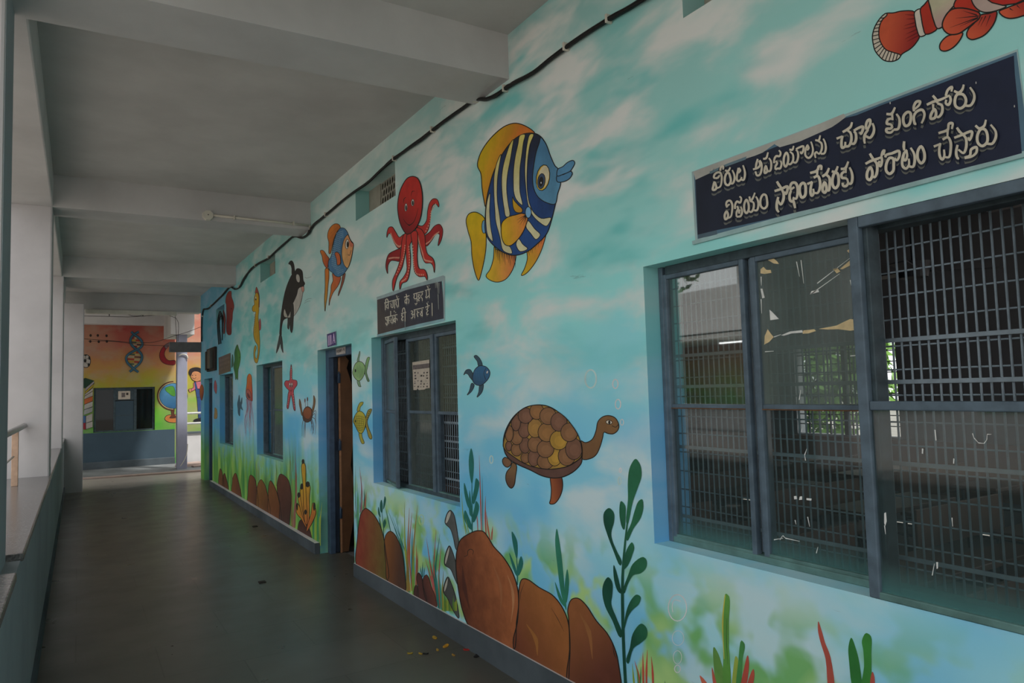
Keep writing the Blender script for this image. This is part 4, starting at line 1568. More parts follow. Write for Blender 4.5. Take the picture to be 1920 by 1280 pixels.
# ---- tortoise
T1, T2 = (860, 640, 4.0), (940, 750, 6.4)
f = Fig('tortoise_painting', 'brown long-necked tortoise painted between the two nearest windows', T1)
f.fill('neck', ((108, 78, 48), (96, 68, 44), (1120, 600), (980, 850)), '915,745 950,758 1000,735 1030,670 1045,600 1080,565 1125,555 1170,570 1195,605 1202,640 1190,670 1160,692 1120,690 1090,680 1080,720 1060,790 1030,850 990,877 925,880', out=1.7)
f.dot('eye', (180, 172, 156), 1128, 605, 24, 15, .15, 1.2)
f.dot('eye', BLACK, 1130, 606, 9, 13)
f.line('neck', BLACK, '1150,632 1178,642 1198,622', 1.2)
f.fill('leg#1', (104, 74, 52), '350,868 330,885 332,915 355,940 375,940 397,905', out=1.6)
f.fill('leg#2', ((104, 78, 52), (80, 56, 44), (400, 960), (390, 1090)), '403,908 432,925 427,1010 415,1080 395,1100 370,1080 353,1030 360,980 390,940', out=1.6)
f.fill('leg#3', ((128, 70, 40), (92, 46, 30), (700, 1100), (770, 1080)), '690,1022 765,1012 780,1060 775,1120 750,1180 715,1217 683,1215 690,1180 695,1110 690,1060', out=1.7)
f.fill('shell', (80, 56, 48), '335,760 345,690 380,610 430,545 500,495 570,477 650,480 720,510 790,570 850,640 890,700 920,770 925,860 920,910 880,960 820,1000 760,1020 690,1022 620,1005 540,965 450,925 390,890 350,840', out=2.0)
SH = '24,560 22,520 30,470 60,370 120,250 220,130 340,70 460,58 560,75 650,120 760,200 860,320 930,440 960,550 965,660 945,695 900,730 800,790 700,815 570,828 460,815 350,790 250,745 150,680 60,610'
f.fill('shell', (134, 104, 46), SH, crop=T2, out=1.3)
clipq = cat_rom(f.px(SH, T2), 4, True)
BR, GD, B2 = (108, 76, 50), (140, 108, 44), (98, 68, 52)
for cx, cy, rx, ry, c in ((290, 690, 52, 62, BR), (390, 690, 64, 97, B2), (530, 735, 92, 88, BR), (640, 670, 80, 112, GD), (785, 670, 95, 108, BR),
                          (90, 550, 36, 56, B2), (185, 590, 62, 76, BR), (285, 540, 62, 90, B2), (405, 530, 82, 90, BR), (530, 585, 94, 98, BR),
                          (185, 445, 67, 85, BR), (275, 355, 66, 92, B2), (405, 335, 82, 107, (126, 94, 48)), (545, 385, 97, 107, (118, 84, 48)), (690, 480, 100, 108, GD), (870, 585, 92, 120, B2),
                          (95, 400, 46, 92, BR), (175, 270, 52, 92, B2), (290, 185, 82, 88, B2), (425, 135, 78, 90, (114, 80, 48)), (560, 190, 92, 97, BR), (690, 260, 90, 107, B2), (815, 385, 94, 105, BR)):
    rx, ry = rx * 1.09, ry * 1.07
    f.dot('shell', c, cx, cy, rx, ry, 0, 1.25, T2, n=20, clip=clipq)
    d = tuple(min(255, int(v * 1.08)) for v in c)
    f.dot('shell', d, cx + rx * .1, cy + ry * .1, rx * .6, ry * .55, 0, 0, T2, n=14, clip=clipq)
f.line('shell', BLACK, [(x, y) for x, y in cat_rom(parse(SH), 3, True)], 1.5, crop=T2, smooth=False, closed=True)
f.build()

# ---- clownfish cut by the frame
C = (1600, 0, 6.0)
f = Fig('clownfish_painting', 'orange and white banded fish cut off by the top right corner of the picture', C)
OR_, RD = (166, 72, 46), (132, 32, 26)
f.fill('tail_fin', (OR_, (120, 30, 28), (380, 350), (700, 300)), '690,135 540,125 450,145 370,150 325,180 270,250 235,320 215,410 225,500 245,570 290,630 350,680 440,690 510,660 545,610 640,550 700,490 745,405 715,330 695,240', out=2.3)
f.fill('tail_fin', (166, 158, 144), '370,150 325,180 270,250 235,320 215,410 225,500 245,570 290,630 350,680 440,690 510,660 530,620 450,590 370,560 320,500 290,420 290,320 320,230 380,165', out=2.2)
for a, b_ in (((300, 205), (345, 200)), ((272, 240), (328, 235)), ((255, 280), (310, 270)), ((238, 320), (295, 310)), ((228, 360), (290, 350)), ((218, 405), (288, 390)), ((220, 450), (292, 430)),
              ((226, 500), (302, 465)), ((240, 550), (315, 495)), ((262, 590), (330, 520)), ((290, 625), (348, 540)), ((325, 655), (370, 560)), ((360, 680), (400, 575)), ((400, 688), (430, 585)),
              ((440, 690), (465, 597)), ((478, 675), (500, 608))):
    f.line('tail_fin', BLACK, [a, b_], 1.7)
for a, b_ in (((700, 170), (580, 165)), ((698, 210), (590, 215)), ((700, 250), (570, 290)), ((705, 290), (560, 330)), ((712, 330), (590, 385)), ((725, 365), (580, 440)), ((740, 395), (600, 470))):
    f.line('tail_fin', (84, 22, 22), [a, b_], 2.4, (1, .1))
f.fill('body', RD, '755,100 800,50 850,-10 870,-40 1960,-70 1960,-20 1830,40 1680,60 1620,110 1500,140 1420,130 1300,120 1130,80 1000,300 945,320 815,385 785,310 765,200', smooth=False, out=0)
f.fill('body', (170, 164, 152), '690,135 755,100 765,170 775,260 790,330 815,385 750,410 715,330 697,240', out=2.2)
f.fill('body', (146, 42, 28), '755,100 800,50 850,-5 855,50 875,130 900,220 945,320 815,385 785,310 765,200', out=2.4)
f.fill('body', ((152, 148, 124), (150, 124, 120), (950, 60), (1000, 250)), '850,-40 1190,-40 1150,40 1090,110 1030,190 1000,300 945,320 900,220 870,100', out=2.5)
f.fill('body', (150, 42, 28), '1190,-40 1340,-40 1350,40 1420,130 1300,112 1200,110 1130,75', out=2.5)
f.fill('body', (150, 132, 124), '1330,-40 1560,-40 1620,40 1720,70 1640,110 1500,140 1420,120 1350,50', out=2.5)
f.fill('body', (146, 34, 28), '1500,-10 1560,30 1680,60 1830,40 1960,-20 1960,-60 1500,-60', smooth=False, out=2.5)
f.fill('pectoral_fin#2', (OR_, (140, 44, 34), (1750, 180), (1900, 60)), '1640,130 1720,90 1830,50 1960,10 1960,150 1900,180 1800,205 1740,205 1680,180', out=2.6)
f.fill('pelvic_fin#2', OR_, '1230,370 1210,430 1150,510 1080,560 1020,575 980,560 970,520 990,470 1060,405 1150,385', out=2.5)
f.fill('pelvic_fin', (OR_, (136, 40, 32), (1330, 420), (1560, 170)), '1430,170 1530,150 1610,130 1600,220 1560,300 1480,390 1400,430 1330,445 1285,420 1275,380 1300,320 1360,260', out=2.6)
f.fill('pectoral_fin', (OR_, (142, 46, 34), (1050, 330), (1350, 150)), '1000,280 1030,190 1100,110 1200,90 1330,110 1420,150 1420,200 1340,270 1260,330 1180,380 1080,385 1020,340', out=2.8)
for a, b_ in (((1410, 180), (1150, 205)), ((1405, 195), (1090, 310)), ((1400, 205), (1200, 295)), ((1390, 170), (1230, 120))):
    f.line('pectoral_fin', BLACK, [a, b_], 2.4, (1, .1))
for a, b_ in (((1450, 190), (1400, 290)), ((1490, 180), (1430, 300)), ((1540, 170), (1490, 300))):
    f.line('pelvic_fin', BLACK, [a, b_], 1.8, (1, .1))
for a, b_ in (((1760, 95), (1800, 120)), ((1840, 60), (1880, 100))):
    f.line('pectoral_fin#2', BLACK, [a, b_], 2.2, (1, .1))
f.build()

# ---- orange finned blue fish
Gf = (580, 390, 6.095)
f = Fig('goldfish_painting', 'blue scaly fish with orange fins and a peach face painted left of the octopus', Gf)
of = (172, 100, 36)
f.fill('tail_fin', (of, (150, 66, 36), (140, 500), (210, 640)), '125,490 140,480 165,490 200,540 225,575 215,640 205,690 180,665 155,610 145,550', out=1)
f.fill('tail_fin#2', (of, (158, 120, 44), (200, 760), (190, 1100)), '185,690 215,690 225,780 215,880 205,1000 190,1100 180,1180 172,1050 180,900 180,780', out=1)
f.fill('ventral_fin', ((160, 80, 50), of, (320, 800), (240, 1050)), '265,745 300,770 355,785 350,840 320,900 270,970 240,1050 225,1115 228,1040 245,950 250,880 270,830', out=1)
f.fill('ventral_fin#2', (120, 70, 52), '410,745 400,820 370,910 330,1005 335,960 355,900 370,830 380,775', out=.9)
f.fill('dorsal_fin', (of, (150, 84, 36), (230, 260), (270, 450)), '355,225 340,190 310,178 280,185 240,220 215,270 208,330 222,390 222,460 225,520 240,520 255,470 270,400 290,330 320,265', out=1)
for a, b_ in (((325, 215), (240, 290)), ((300, 260), (235, 350)), ((280, 330), (240, 430))):
    f.line('dorsal_fin', (110, 54, 30), [a, b_], .8, (.3, .3))
f.fill('body', ((58, 96, 130), (64, 104, 136), (300, 300), (350, 700)), '355,228 400,232 435,275 455,330 475,370 500,400 503,430 495,480 480,560 455,640 430,700 390,755 340,785 300,775 262,735 235,715 220,680 220,600 245,560 265,480 275,400 295,330 325,265', out=1.1)
for i in range(8):
    x0 = 262 + i * 17
    y0_ = 300 + max(0, (3 - i)) * 65 - i * 6
    yb_ = 690 + min(i, 4) * 18
    n_ = int((yb_ - y0_) / 22)
    for j in range(n_):
        y = y0_ + j * 22
        if (x0 + 8 > 370 and 330 < y < 690) or x0 > 395:
            continue
        f.line('body', (116, 146, 160), [(x0 - 6, y), (x0, y + 9), (x0 + 6, y)], .7)
f.fill('face', ((176, 122, 80), (178, 136, 86), (480, 400), (420, 600)), '440,305 460,350 480,385 503,415 498,460 485,540 465,620 435,685 405,660 380,590 370,510 380,420 400,350', out=1)
f.fill('face', (166, 92, 70), '455,370 480,390 500,412 495,440 470,440 460,410', out=0)
f.dot('eye', (176, 176, 168), 432, 410, 20, 56, .08, .9)
f.dot('eye', BLACK, 438, 414, 11, 34, .05)
f.line('face', BLACK, '440,530 458,540 478,480', .9)
f.fill('pectoral_fin', (166, 84, 46), '292,515 310,502 335,515 352,550 352,640 320,650 312,590', out=1)
f.build()

# ---- orca
R = (500, 470, 6.095)
f = Fig('whale_painting', 'black and white killer whale painted diving downwards on the wall', R)
BK = (34, 31, 29)
f.fill('dorsal_fin', BK, '250,150 268,118 290,115 310,150 318,200 322,245 290,272 285,200 270,160', out=.6)
f.fill('tail_flukes', (48, 52, 52), '150,960 166,965 180,1030 185,1100 188,1167 165,1110 157,1060 140,1110 110,1172 120,1090 135,1020', out=.6)
f.fill('flipper#2', (46, 48, 46), '245,765 267,765 262,850 250,898 238,880 240,820', out=.6)
f.fill('body', BK, '320,245 345,205 375,205 405,230 415,300 420,340 437,375 425,400 428,440 415,480 400,560 380,630 345,700 310,745 270,765 230,770 195,790 180,830 170,900 166,970 150,965 152,880 160,780 170,690 190,560 215,450 250,350 290,270', out=.7)
f.fill('belly', (148, 146, 138), '405,412 418,450 412,490 398,560 378,630 345,700 312,742 270,762 238,762 255,730 275,680 290,620 315,570 345,500 365,430', out=.7)
f.fill('flank_patch', (150, 148, 138), '205,665 222,710 240,760 205,755 193,720', out=.5)
f.fill('eye_patch', (152, 150, 142), '345,270 365,275 378,320 370,360 350,350 338,310', out=0)
f.fill('mouth', (164, 118, 104), '395,415 422,408 427,460 412,472 398,440', out=.5)
f.fill('flipper', (40, 40, 38), '285,600 300,600 310,700 305,800 298,900 285,938 268,900 270,800 275,700', out=.6)
for n_, s in enumerate(('436,300 455,312 510,296', '438,575 470,552 512,545', '430,600 465,580 500,572')):
    f.line('water_mark#%d' % n_, (96, 110, 108), s, .6)
f.build()

# ---- the smaller creatures
F1, F2, F3 = (360, 520, 6.4), (360, 700, 5.82), (540, 620, 5.818)
f = Fig('red_fish_painting', 'dark red fish painted under the cables near the far end of the wall', F1)
f.fill('fish', (92, 40, 36), '375,390 390,420 405,500 400,560 390,670 378,680 382,560', out=.4)
f.fill('fish', ((112, 44, 38), (92, 34, 34), (470, 300), (440, 600)), '445,165 470,165 475,230 495,290 505,350 490,420 485,500 475,560 470,680 455,690 430,685 415,650 412,560 415,480 412,400 410,320 402,300 415,210', out=.5)
f.dot('fish', BLACK, 472, 375, 5, 10)
f.line('fish', (60, 26, 26), '425,400 440,480 432,620', .6)
f.build()
f = Fig('seahorse_painting', 'yellow seahorse with a red crest painted left of the killer whale', F1)
f.fill('crest', (132, 62, 50), '773,113 790,150 805,200 810,270 806,360 795,330 792,205 758,190 762,150', out=.5)
f.fill('back_fin', (142, 66, 70), '815,490 827,540 820,632 795,630 800,560', out=.4)
f.fill('body', ((164, 132, 26), (154, 124, 34), (780, 300), (780, 900)), '775,180 795,200 803,260 800,330 803,400 795,470 800,540 805,620 812,700 815,780 812,870 800,960 780,1027 760,1020 745,980 740,910 748,840 762,815 772,835 770,862 758,900 760,955 772,975 784,940 790,880 785,810 760,770 742,710 740,620 750,540 758,460 762,410 740,412 722,390 730,345 748,325 745,270 755,215', out=.7)
for i in range(9):
    f.line('body', (120, 92, 60), [(745, 450 + i * 26), (764, 444 + i * 26)], .6)
f.dot('body', (176, 170, 150), 766, 250, 8, 28, 0, .4)
f.dot('body', BLACK, 766, 262, 5, 12)
f.build()
f = Fig('green_fish_painting', 'dark green fish painted above the farthest small window, beside the seahorse tail', F1)
f.fill('fish', (44, 84, 66), '485,920 495,960 492,1060 478,1082 476,1000', out=.4)
f.fill('fish', ((40, 92, 50), (58, 108, 44), (520, 900), (575, 950)), '545,805 560,850 578,900 582,970 570,1050 555,1110 548,1230 535,1205 525,1230 515,1150 498,1060 512,990 510,900 525,840', out=.6)
f.dot('fish', BLACK, 570, 960, 3, 8)
f.line('fish', (70, 124, 60), '552,880 556,980 544,1080', .7)
f.build()
f = Fig('jellyfish_painting', 'orange jellyfish with trailing mauve tentacles painted between two far windows', F2)
rr = random.Random(5)
for i in range(13):
    x = 592 + i * 5
    f.line('tentacles', ((124, 92, 108), (112, 124, 142), (610, 320), (610, 700))[0] if i % 2 else (132, 108, 126), [(x, 275), (x - 6 + rr.random() * 14, 380), (x - 14 + rr.random() * 22 + (i - 6) * 2.2, 480 + rr.random() * 60), (x - 10 + rr.random() * 18 + (i - 6) * 3, 560 + rr.random() * 170)], .8, (1, .2))
f.fill('bell', ((168, 92, 40), (158, 60, 50), (625, 60), (640, 280)), '625,3 645,20 655,120 660,260 657,302 640,292 600,272 588,210 598,110 605,30', out=.6)
f.fill('bell', (150, 84, 74), '605,170 630,190 648,250 638,292 605,272 590,220', out=.6)
f.fill('bell', (92, 48, 52), '603,210 620,225 638,268 625,272 604,250', out=0)
f.build()
f = Fig('small_fish_painting', 'small slate coloured fish painted left of the jellyfish', F2)
f.fill('fish', (50, 78, 92), '515,232 522,270 528,318 545,258 547,320 540,350 554,402 530,380 520,465 505,440 500,380 495,330 505,280', out=.4)
f.build()
f = Fig('starfish_painting', 'pink starfish with a face painted right of the third window', F3)
f.fill('arms', ((160, 66, 72), (150, 58, 66), (40, 560), (40, 850)), '35,365 45,440 48,530 70,535 95,545 99,590 75,625 62,650 70,750 78,872 65,862 50,780 33,700 15,790 0,852 -12,840 -5,760 0,690 8,650 -20,620 -40,580 -25,545 15,540 22,450', out=.9)
for i in range(6):
    f.dot('arms', (178, 130, 126), 34 + i * .8, 400 + i * 24, 3.5, 6)
    f.dot('arms', (178, 130, 126), 55 + i * 3, 680 + i * 28, 3.5, 6)
    f.dot('arms', (178, 130, 126), 12 - i * 3, 690 + i * 22, 3.5, 6)
for x in (20, 42):
    f.dot('eye#%d' % x, (186, 180, 172), x, 590, 8, 26, 0, .5)
    f.dot('eye#%d' % x, BLACK, x + 1, 600, 4, 11)
f.line('face', BLACK, '20,640 32,660 46,638', .8)
f.build()
f = Fig('crab_painting', 'brown crab with raised claws painted left of the open door', F3)
for n_, s in enumerate(('172,960 158,1010 155,1150', '182,980 176,1060 170,1162', '192,985 188,1060 185,1166', '262,940 300,970 296,1130', '258,960 282,1040 265,1132', '252,970 262,1010 250,1092', '266,905 300,868 306,965', '262,930 290,900 296,1010', '246,975 270,1060 276,1120')):
    f.line('leg#%d' % n_, (74, 60, 58), s, 1.0, (1, .4))
f.fill('claw', (104, 78, 52), '125,742 140,780 155,880 167,928 150,922 135,860 122,800', out=.6)
f.fill('claw#2', (104, 78, 52), '280,703 298,750 290,830 270,887 260,872 275,800', out=.6)
f.line('eye_stalk', (70, 56, 52), '185,760 190,832', .7)
f.line('eye_stalk#2', (70, 56, 52), '212,745 215,832', .7)
f.dot('eye_stalk', (86, 46, 46), 185, 760, 6, 24)
f.dot('eye_stalk#2', (86, 46, 46), 212, 745, 7, 24)
f.fill('body', (70, 50, 42), '210,825 250,845 268,900 255,965 230,992 200,997 170,975 160,920 175,855', out=.8)
f.fill('body', ((122, 72, 46), (110, 62, 40), (210, 850), (210, 950)), '210,832 248,852 256,895 245,940 225,960 195,955 172,930 165,895 180,855', out=.3)
f.build()
f = Fig('striped_fish_painting', 'green fish with vertical stripes painted at the top between the door and the window', F3)
gr = (118, 150, 100)
f.fill('fish', (104, 138, 108), '755,332 765,280 783,220 785,260 777,300 774,335', out=.7)
f.fill('fish', (100, 134, 100), '755,545 777,545 790,590 796,610 775,607 760,580', out=.8)
f.fill('fish', ((112, 152, 98), (80, 112, 80), (870, 320), (870, 520)), '838,400 850,340 870,290 890,288 880,340 865,410 858,450 870,500 887,550 870,552 850,500 836,450', out=.8)
f.fill('fish', gr, '770,333 810,345 840,390 842,440 820,500 795,535 770,547 735,522 715,490 705,455 715,410 735,360', out=1.0)
for i in range(7):
    x = 726 + i * 17
    f.line('fish', (60, 94, 62), [(x, 372 + abs(i - 3) * 12), (x + 3, 440), (x, 518 - abs(i - 3) * 12)], 1.0, (.4, .4))
f.dot('fish', BLACK, 735, 435, 7, 18)
f.build()
f = Fig('net_fish_painting', 'yellow fish with a netted dark pattern painted low between the door and the window', F3)
f.fill('fish', (148, 140, 52), '755,875 765,820 790,780 820,778 815,802 790,830 780,872', out=.9)
f.fill('fish', (146, 138, 50), '775,1112 800,1108 810,1160 832,1225 810,1232 785,1180', out=.9)
f.fill('fish', (132, 118, 50), '848,960 860,900 880,860 912,853 905,890 885,930 865,990 880,1060 917,1160 907,1182 885,1167 860,1080 846,1030', out=1.0)
f.fill('fish', (156, 146, 50), '775,875 815,890 845,940 852,1000 835,1070 805,1117 775,1112 745,1060 725,1020 712,990 720,950 745,900', out=1.1)
for i in range(7):
    f.line('fish', (70, 70, 34), [(738 + i * 15, 905 + i * 4), (722 + i * 20, 985 + i * 6), (760 + i * 10, 1075 + i * 5)], .8, (.5, .5))
    f.line('fish', (70, 70, 34), [(724 + i * 3, 940 + i * 22), (780, 930 + i * 26), (838 - i * 2, 950 + i * 20)], .7, (.5, .5))
for i in range(5):
    f.dot('fish', BLACK, 888 - i * 6, 880 + i * 22, 4, 6)
f.dot('fish', (30, 30, 20), 736, 985, 7, 14)
f.build()
f = Fig('blue_fish_painting', 'small round navy blue fish painted right of the middle window', T1)
dk = (44, 66, 78)
f.fill('fish', dk, '115,112 130,103 160,130 177,182 150,187 140,150', out=1)
f.fill('fish', dk, '38,252 55,215 85,210 107,245 107,292 85,270 68,245 50,240', out=1)
f.fill('fish', dk, '98,312 117,325 100,370 63,402 80,370', out=1)
f.fill('fish', dk, '160,322 184,318 175,380 137,418 150,380', out=1)
f.fill('fish', ((44, 88, 122), (38, 70, 96), (170, 210), (160, 310)), '160,182 205,190 233,225 229,265 205,300 165,329 125,321 102,285 110,235 130,200', out=1.3)
for i in range(6):
    f.line('fish', (70, 118, 150), [(122 + i * 13, 225), (118 + i * 13, 295)], .7, (.3, .3))
f.line('fish', BLACK, '205,200 188,240 205,288', .9)
f.dot('fish', (190, 190, 186), 214, 230, 7, 12, .3, .6)
f.build()
f = Fig('orange_shell_painting', 'small orange fish painted on the last strip of wall by the far corner', F2)
f.fill('fish', ((150, 84, 44), (110, 56, 44), (100, 150), (110, 270)), '105,118 125,150 123,240 105,295 88,250 86,160', out=.5)
f.build()
f = Fig('pink_fish_painting', 'small pink fish painted between the far doorway and the farthest window', F2)
f.fill('fish', (138, 74, 84), '253,72 272,130 264,222 246,190 240,130', out=.4)
f.build()
f = Fig('ochre_fish_painting', 'small ochre fish painted lower between the far doorway and the farthest window', F2)
f.fill('fish', (136, 112, 72), '250,372 270,390 270,490 243,492 247,420', out=.4)
f.build()
# ================================================================ rocks and weeds along the foot of the wall
S1, S2, S3, S4, S5 = (640, 840, 2.909), (670, 920, 5.333), (1120, 840, 2.909), (360, 840, 4.795), (540, 820, 5.333)
ROCKS = [
    (S1, 1.9, 'biggest brown painted rock, with a small dark curl near its top', ((78, 42, 30), (134, 78, 46), (650, 820), (900, 740)),
     '650,500 690,470 740,450 775,455 800,485 830,535 880,590 930,670 960,760 967,850 955,950 935,1110 800,1050 700,975 660,880 640,780 625,650 630,560'),
    (S1, 1.9, 'brown painted rock between the biggest rock and the rightmost rock', ((130, 80, 42), (94, 50, 34), (1130, 880), (980, 1150)),
     '970,760 985,715 1010,713 1080,760 1150,800 1200,860 1235,940 1247,1050 1243,1190 1230,1275 1100,1220 960,1140 937,1060 960,950 967,850'),
    (S1, 1.9, 'rightmost brown painted rock, beside the tall dark green weed', ((122, 74, 42), (84, 46, 34), (1300, 880), (1440, 1220)),
     '1240,930 1235,880 1255,825 1290,818 1330,850 1390,940 1450,1010 1490,1090 1512,1180 1515,1340 1350,1330 1237,1280 1245,1100'),
    (S2, 1.4, 'tall red-brown painted rock right beside the open doorway', ((118, 54, 40), (92, 80, 40), (40, 400), (270, 640)),
     '80,175 120,195 180,260 240,380 265,480 285,620 302,900 150,850 -4,760 0,480 15,330 40,220'),
    (S2, 1.3, 'narrower brown painted rock right of the tall red-brown one', ((110, 68, 36), (70, 48, 38), (300, 560), (430, 700)),
     '325,403 360,420 410,500 450,620 470,780 477,1010 390,960 300,900 285,720 270,560 275,470 295,425'),
    (S2, 1.0, 'left one of the pair of small dark rocks painted under the grass tufts', (72, 44, 40), '610,818 640,850 660,960 695,1110 640,1085 600,1070 605,950 592,870'),
    (S2, 1.0, 'right one of the pair of small dark rocks painted under the grass tufts', ((92, 54, 44), (62, 38, 36), (740, 950), (680, 1050)), '690,838 715,870 740,960 780,1060 788,1170 720,1135 680,1075 655,930 660,870'),
    (S2, 0.9, 'tiny dark rock at the left foot of the small painted rocks', (66, 42, 40), '585,943 602,960 607,1065 568,1050 570,970'),
    (S4, .7, 'first tiny brown rock painted next to the far doorway', (100, 66, 40), '255,183 272,220 282,360 245,350 243,230'),
    (S4, .7, 'second tiny brown rock from the far doorway', (90, 56, 38), '290,223 310,280 328,400 280,380 275,290'),
    (S4, .7, 'third small brown rock from the far doorway', ((108, 68, 40), (90, 56, 38), (370, 300), (420, 400)), '390,223 410,270 442,470 360,415 362,310 372,250'),
    (S4, .8, 'fourth brown rock from the far doorway, with a slanted top', ((106, 66, 40), (80, 50, 36), (520, 330), (570, 480)), '525,240 560,265 578,330 585,565 503,525 503,400 510,290'),
    (S4, .8, 'fifth brown rock from the far doorway, rounded', ((112, 76, 40), (94, 60, 36), (620, 350), (660, 550)), '620,281 650,320 680,420 697,625 590,575 580,420 590,330'),
    (S4, .8, 'sixth brown rock from the far doorway, leaning on the largest far rock', ((110, 70, 40), (98, 60, 36), (710, 350), (750, 600)), '705,291 740,340 775,440 797,685 695,625 685,450 690,340'),
    (S4, .8, 'largest dark brown rock of the far row, left of the red reeds', ((84, 52, 40), (66, 44, 38), (820, 300), (850, 600)), '795,231 855,270 880,330 893,450 882,600 862,715 790,665 790,500 765,380 770,290'),
    (S4, .7, 'dark rock painted under the yellow tube coral', (66, 42, 36), '1000,628 1030,660 1075,830 1030,815 955,790 955,690 970,650'),
]
for cr, ow, lb, c, s in ROCKS:
    f = Fig('rock_painting', lb, cr, group='painted rocks along the foot of the wall', base=0.0016)
    f.fill('rock', c, s, out=ow)
    if lb.startswith('biggest'):
        f.line('rock', BLACK, '668,592 688,582 690,560 706,550 720,560 716,580', 1.3, (.6, .6))
        f.line('rock', (150, 104, 70), '905,690 930,760 938,840 925,950', 5.5, (.1, .1))
        f.line('rock', (132, 84, 54), '830,640 870,760 868,900', 5.0, (.1, .1))
        f.line('rock', (70, 38, 30), '660,640 672,760 700,880', 8.0, (.1, .1))
    elif 'between the biggest' in lb:
        f.line('rock', BLACK, '1000,730 978,790 975,830', 1.0, (.3, .3))
        f.line('rock', BLACK, '1145,872 1180,930 1215,1000', 1.0, (.3, .3))
        f.line('rock', (136, 88, 44), '1010,960 1060,1040 1070,1130', 8, (.1, .1))
    elif lb.startswith('rightmost'):
        f.line('rock', BLACK, '1478,1060 1488,1120 1500,1150', 1.6, (.3, .3))
        f.line('rock', (124, 80, 46), '1300,900 1350,1000 1370,1150', 8, (.1, .1))
    f.build()

TEAL, DTEAL, GRN, RED, YG = (30, 92, 84), (24, 74, 58), (74, 122, 56), (150, 74, 60), (128, 146, 60)


def leafy(name, label, crop, leaves, stems, c, group=None, out=0.0, base=0.0009):
    f = Fig(name, label, crop, group=group, base=base)
    for s, w in stems:
        f.line('stem', c, s, w, (1, .5))
    for n_, s in enumerate(leaves):
        f.fill('leaf#%d' % n_, c, s, out=out, oc=(18, 52, 40))
    return f.build()


leafy('seaweed_painting', 'tall dark green seaweed with spoon shaped leaves painted left of the big window', S1,
      ['1605,58 1630,90 1637,150 1615,220 1590,290 1560,420 1553,400 1563,280 1563,170 1575,100', '1640,278 1647,320 1632,380 1592,440 1560,505 1553,480 1580,410 1600,340 1620,290',
       '1525,288 1547,310 1550,370 1542,445 1530,430 1516,350', '1460,326 1485,350 1487,400 1472,460 1477,500 1502,560 1530,622 1520,640 1480,550 1450,470 1430,400 1433,350',
       '1585,513 1597,540 1587,580 1562,640 1538,662 1543,600 1560,545', '1645,593 1664,610 1662,650 1632,682 1592,692 1562,742 1543,792 1538,770 1565,690 1590,630',
       '1485,636 1502,680 1524,792 1508,780 1488,720', '1455,703 1477,730 1477,800 1472,850 1502,930 1534,1020 1520,1032 1478,940 1438,860 1423,780 1433,730',
       '1610,798 1632,810 1622,850 1587,882 1562,922 1543,985 1543,950 1560,870 1585,820', '1635,956 1664,980 1664,1030 1632,1062 1592,1092 1565,1175 1553,1160 1573,1090 1590,1010'],
      [('1552,1330 1540,1100 1534,900 1534,700 1545,540 1560,400', 5.5)], ((18, 62, 48), (34, 88, 60), (1500, 700), (1640, 700)), base=0.0022)
leafy('seaweed_painting', 'slender green seaweed painted right of the middle window sill', S1,
      ['708,0 722,60 720,150 712,195 698,130 696,50', '735,163 752,185 747,230 722,305 713,290 725,220', '670,188 687,240 704,335 690,320 670,240', '700,228 708,300 713,375 699,360',
       '735,288 750,310 747,350 722,405 713,390 725,330', '675,338 692,370 716,445 700,440 668,380'], [('714,470 713,350 712,190', 2.2)], TEAL)
leafy('seaweed_painting', 'small teal seaweed with four leaves painted just right of the biggest rock', S1,
      ['930,453 957,500 962,560 957,605 935,520', '915,568 947,640 964,705 945,680', '980,588 992,630 967,695 962,650'], [('960,745 960,660 955,590', 2.4)], TEAL)
leafy('seaweed_painting', 'single long teal blade painted above the gap between the two right rocks', S1,
      ['1175,438 1192,520 1207,640 1217,760 1227,885 1200,800 1178,640 1166,500', '1232,658 1242,740 1227,845 1218,760', '1165,728 1187,780 1219,865 1190,830'], [], (40, 104, 82))
leafy('seaweed_painting', 'tiny dark seaweed sprig painted between the tall red-brown rock and the grass tufts', S2,
      ['240,88 252,130 247,222 230,200 226,130', '275,53 287,80 272,160 260,185 263,110', '210,158 227,220 230,265 208,230', '275,283 287,320 267,372 262,310', '215,253 237,340 242,380 222,330'], [('265,470 258,330 242,200', 1.3)], (34, 84, 72))


def tuft(label, crop, blades, base=0.0008, group='painted grass tufts', stuff=None):
    """brushed grass: tapering blades, base -> tip"""
    f = Fig('grass_tuft_painting', label, crop, group=group, base=base)
    for n_, (s, c, w) in enumerate(blades):
        p = parse(s)
        if len(p) == 2:
            (a, b_), (c_, d) = p
            p = [(a, b_), ((a * .65 + c_ * .35) + (a - c_) * .08, b_ * .6 + d * .4), (c_, d)]
        f.line('blade#%d' % n_ if label.startswith('lime') else 'blades', c, p, w, (.7, .08))
    return f.build()


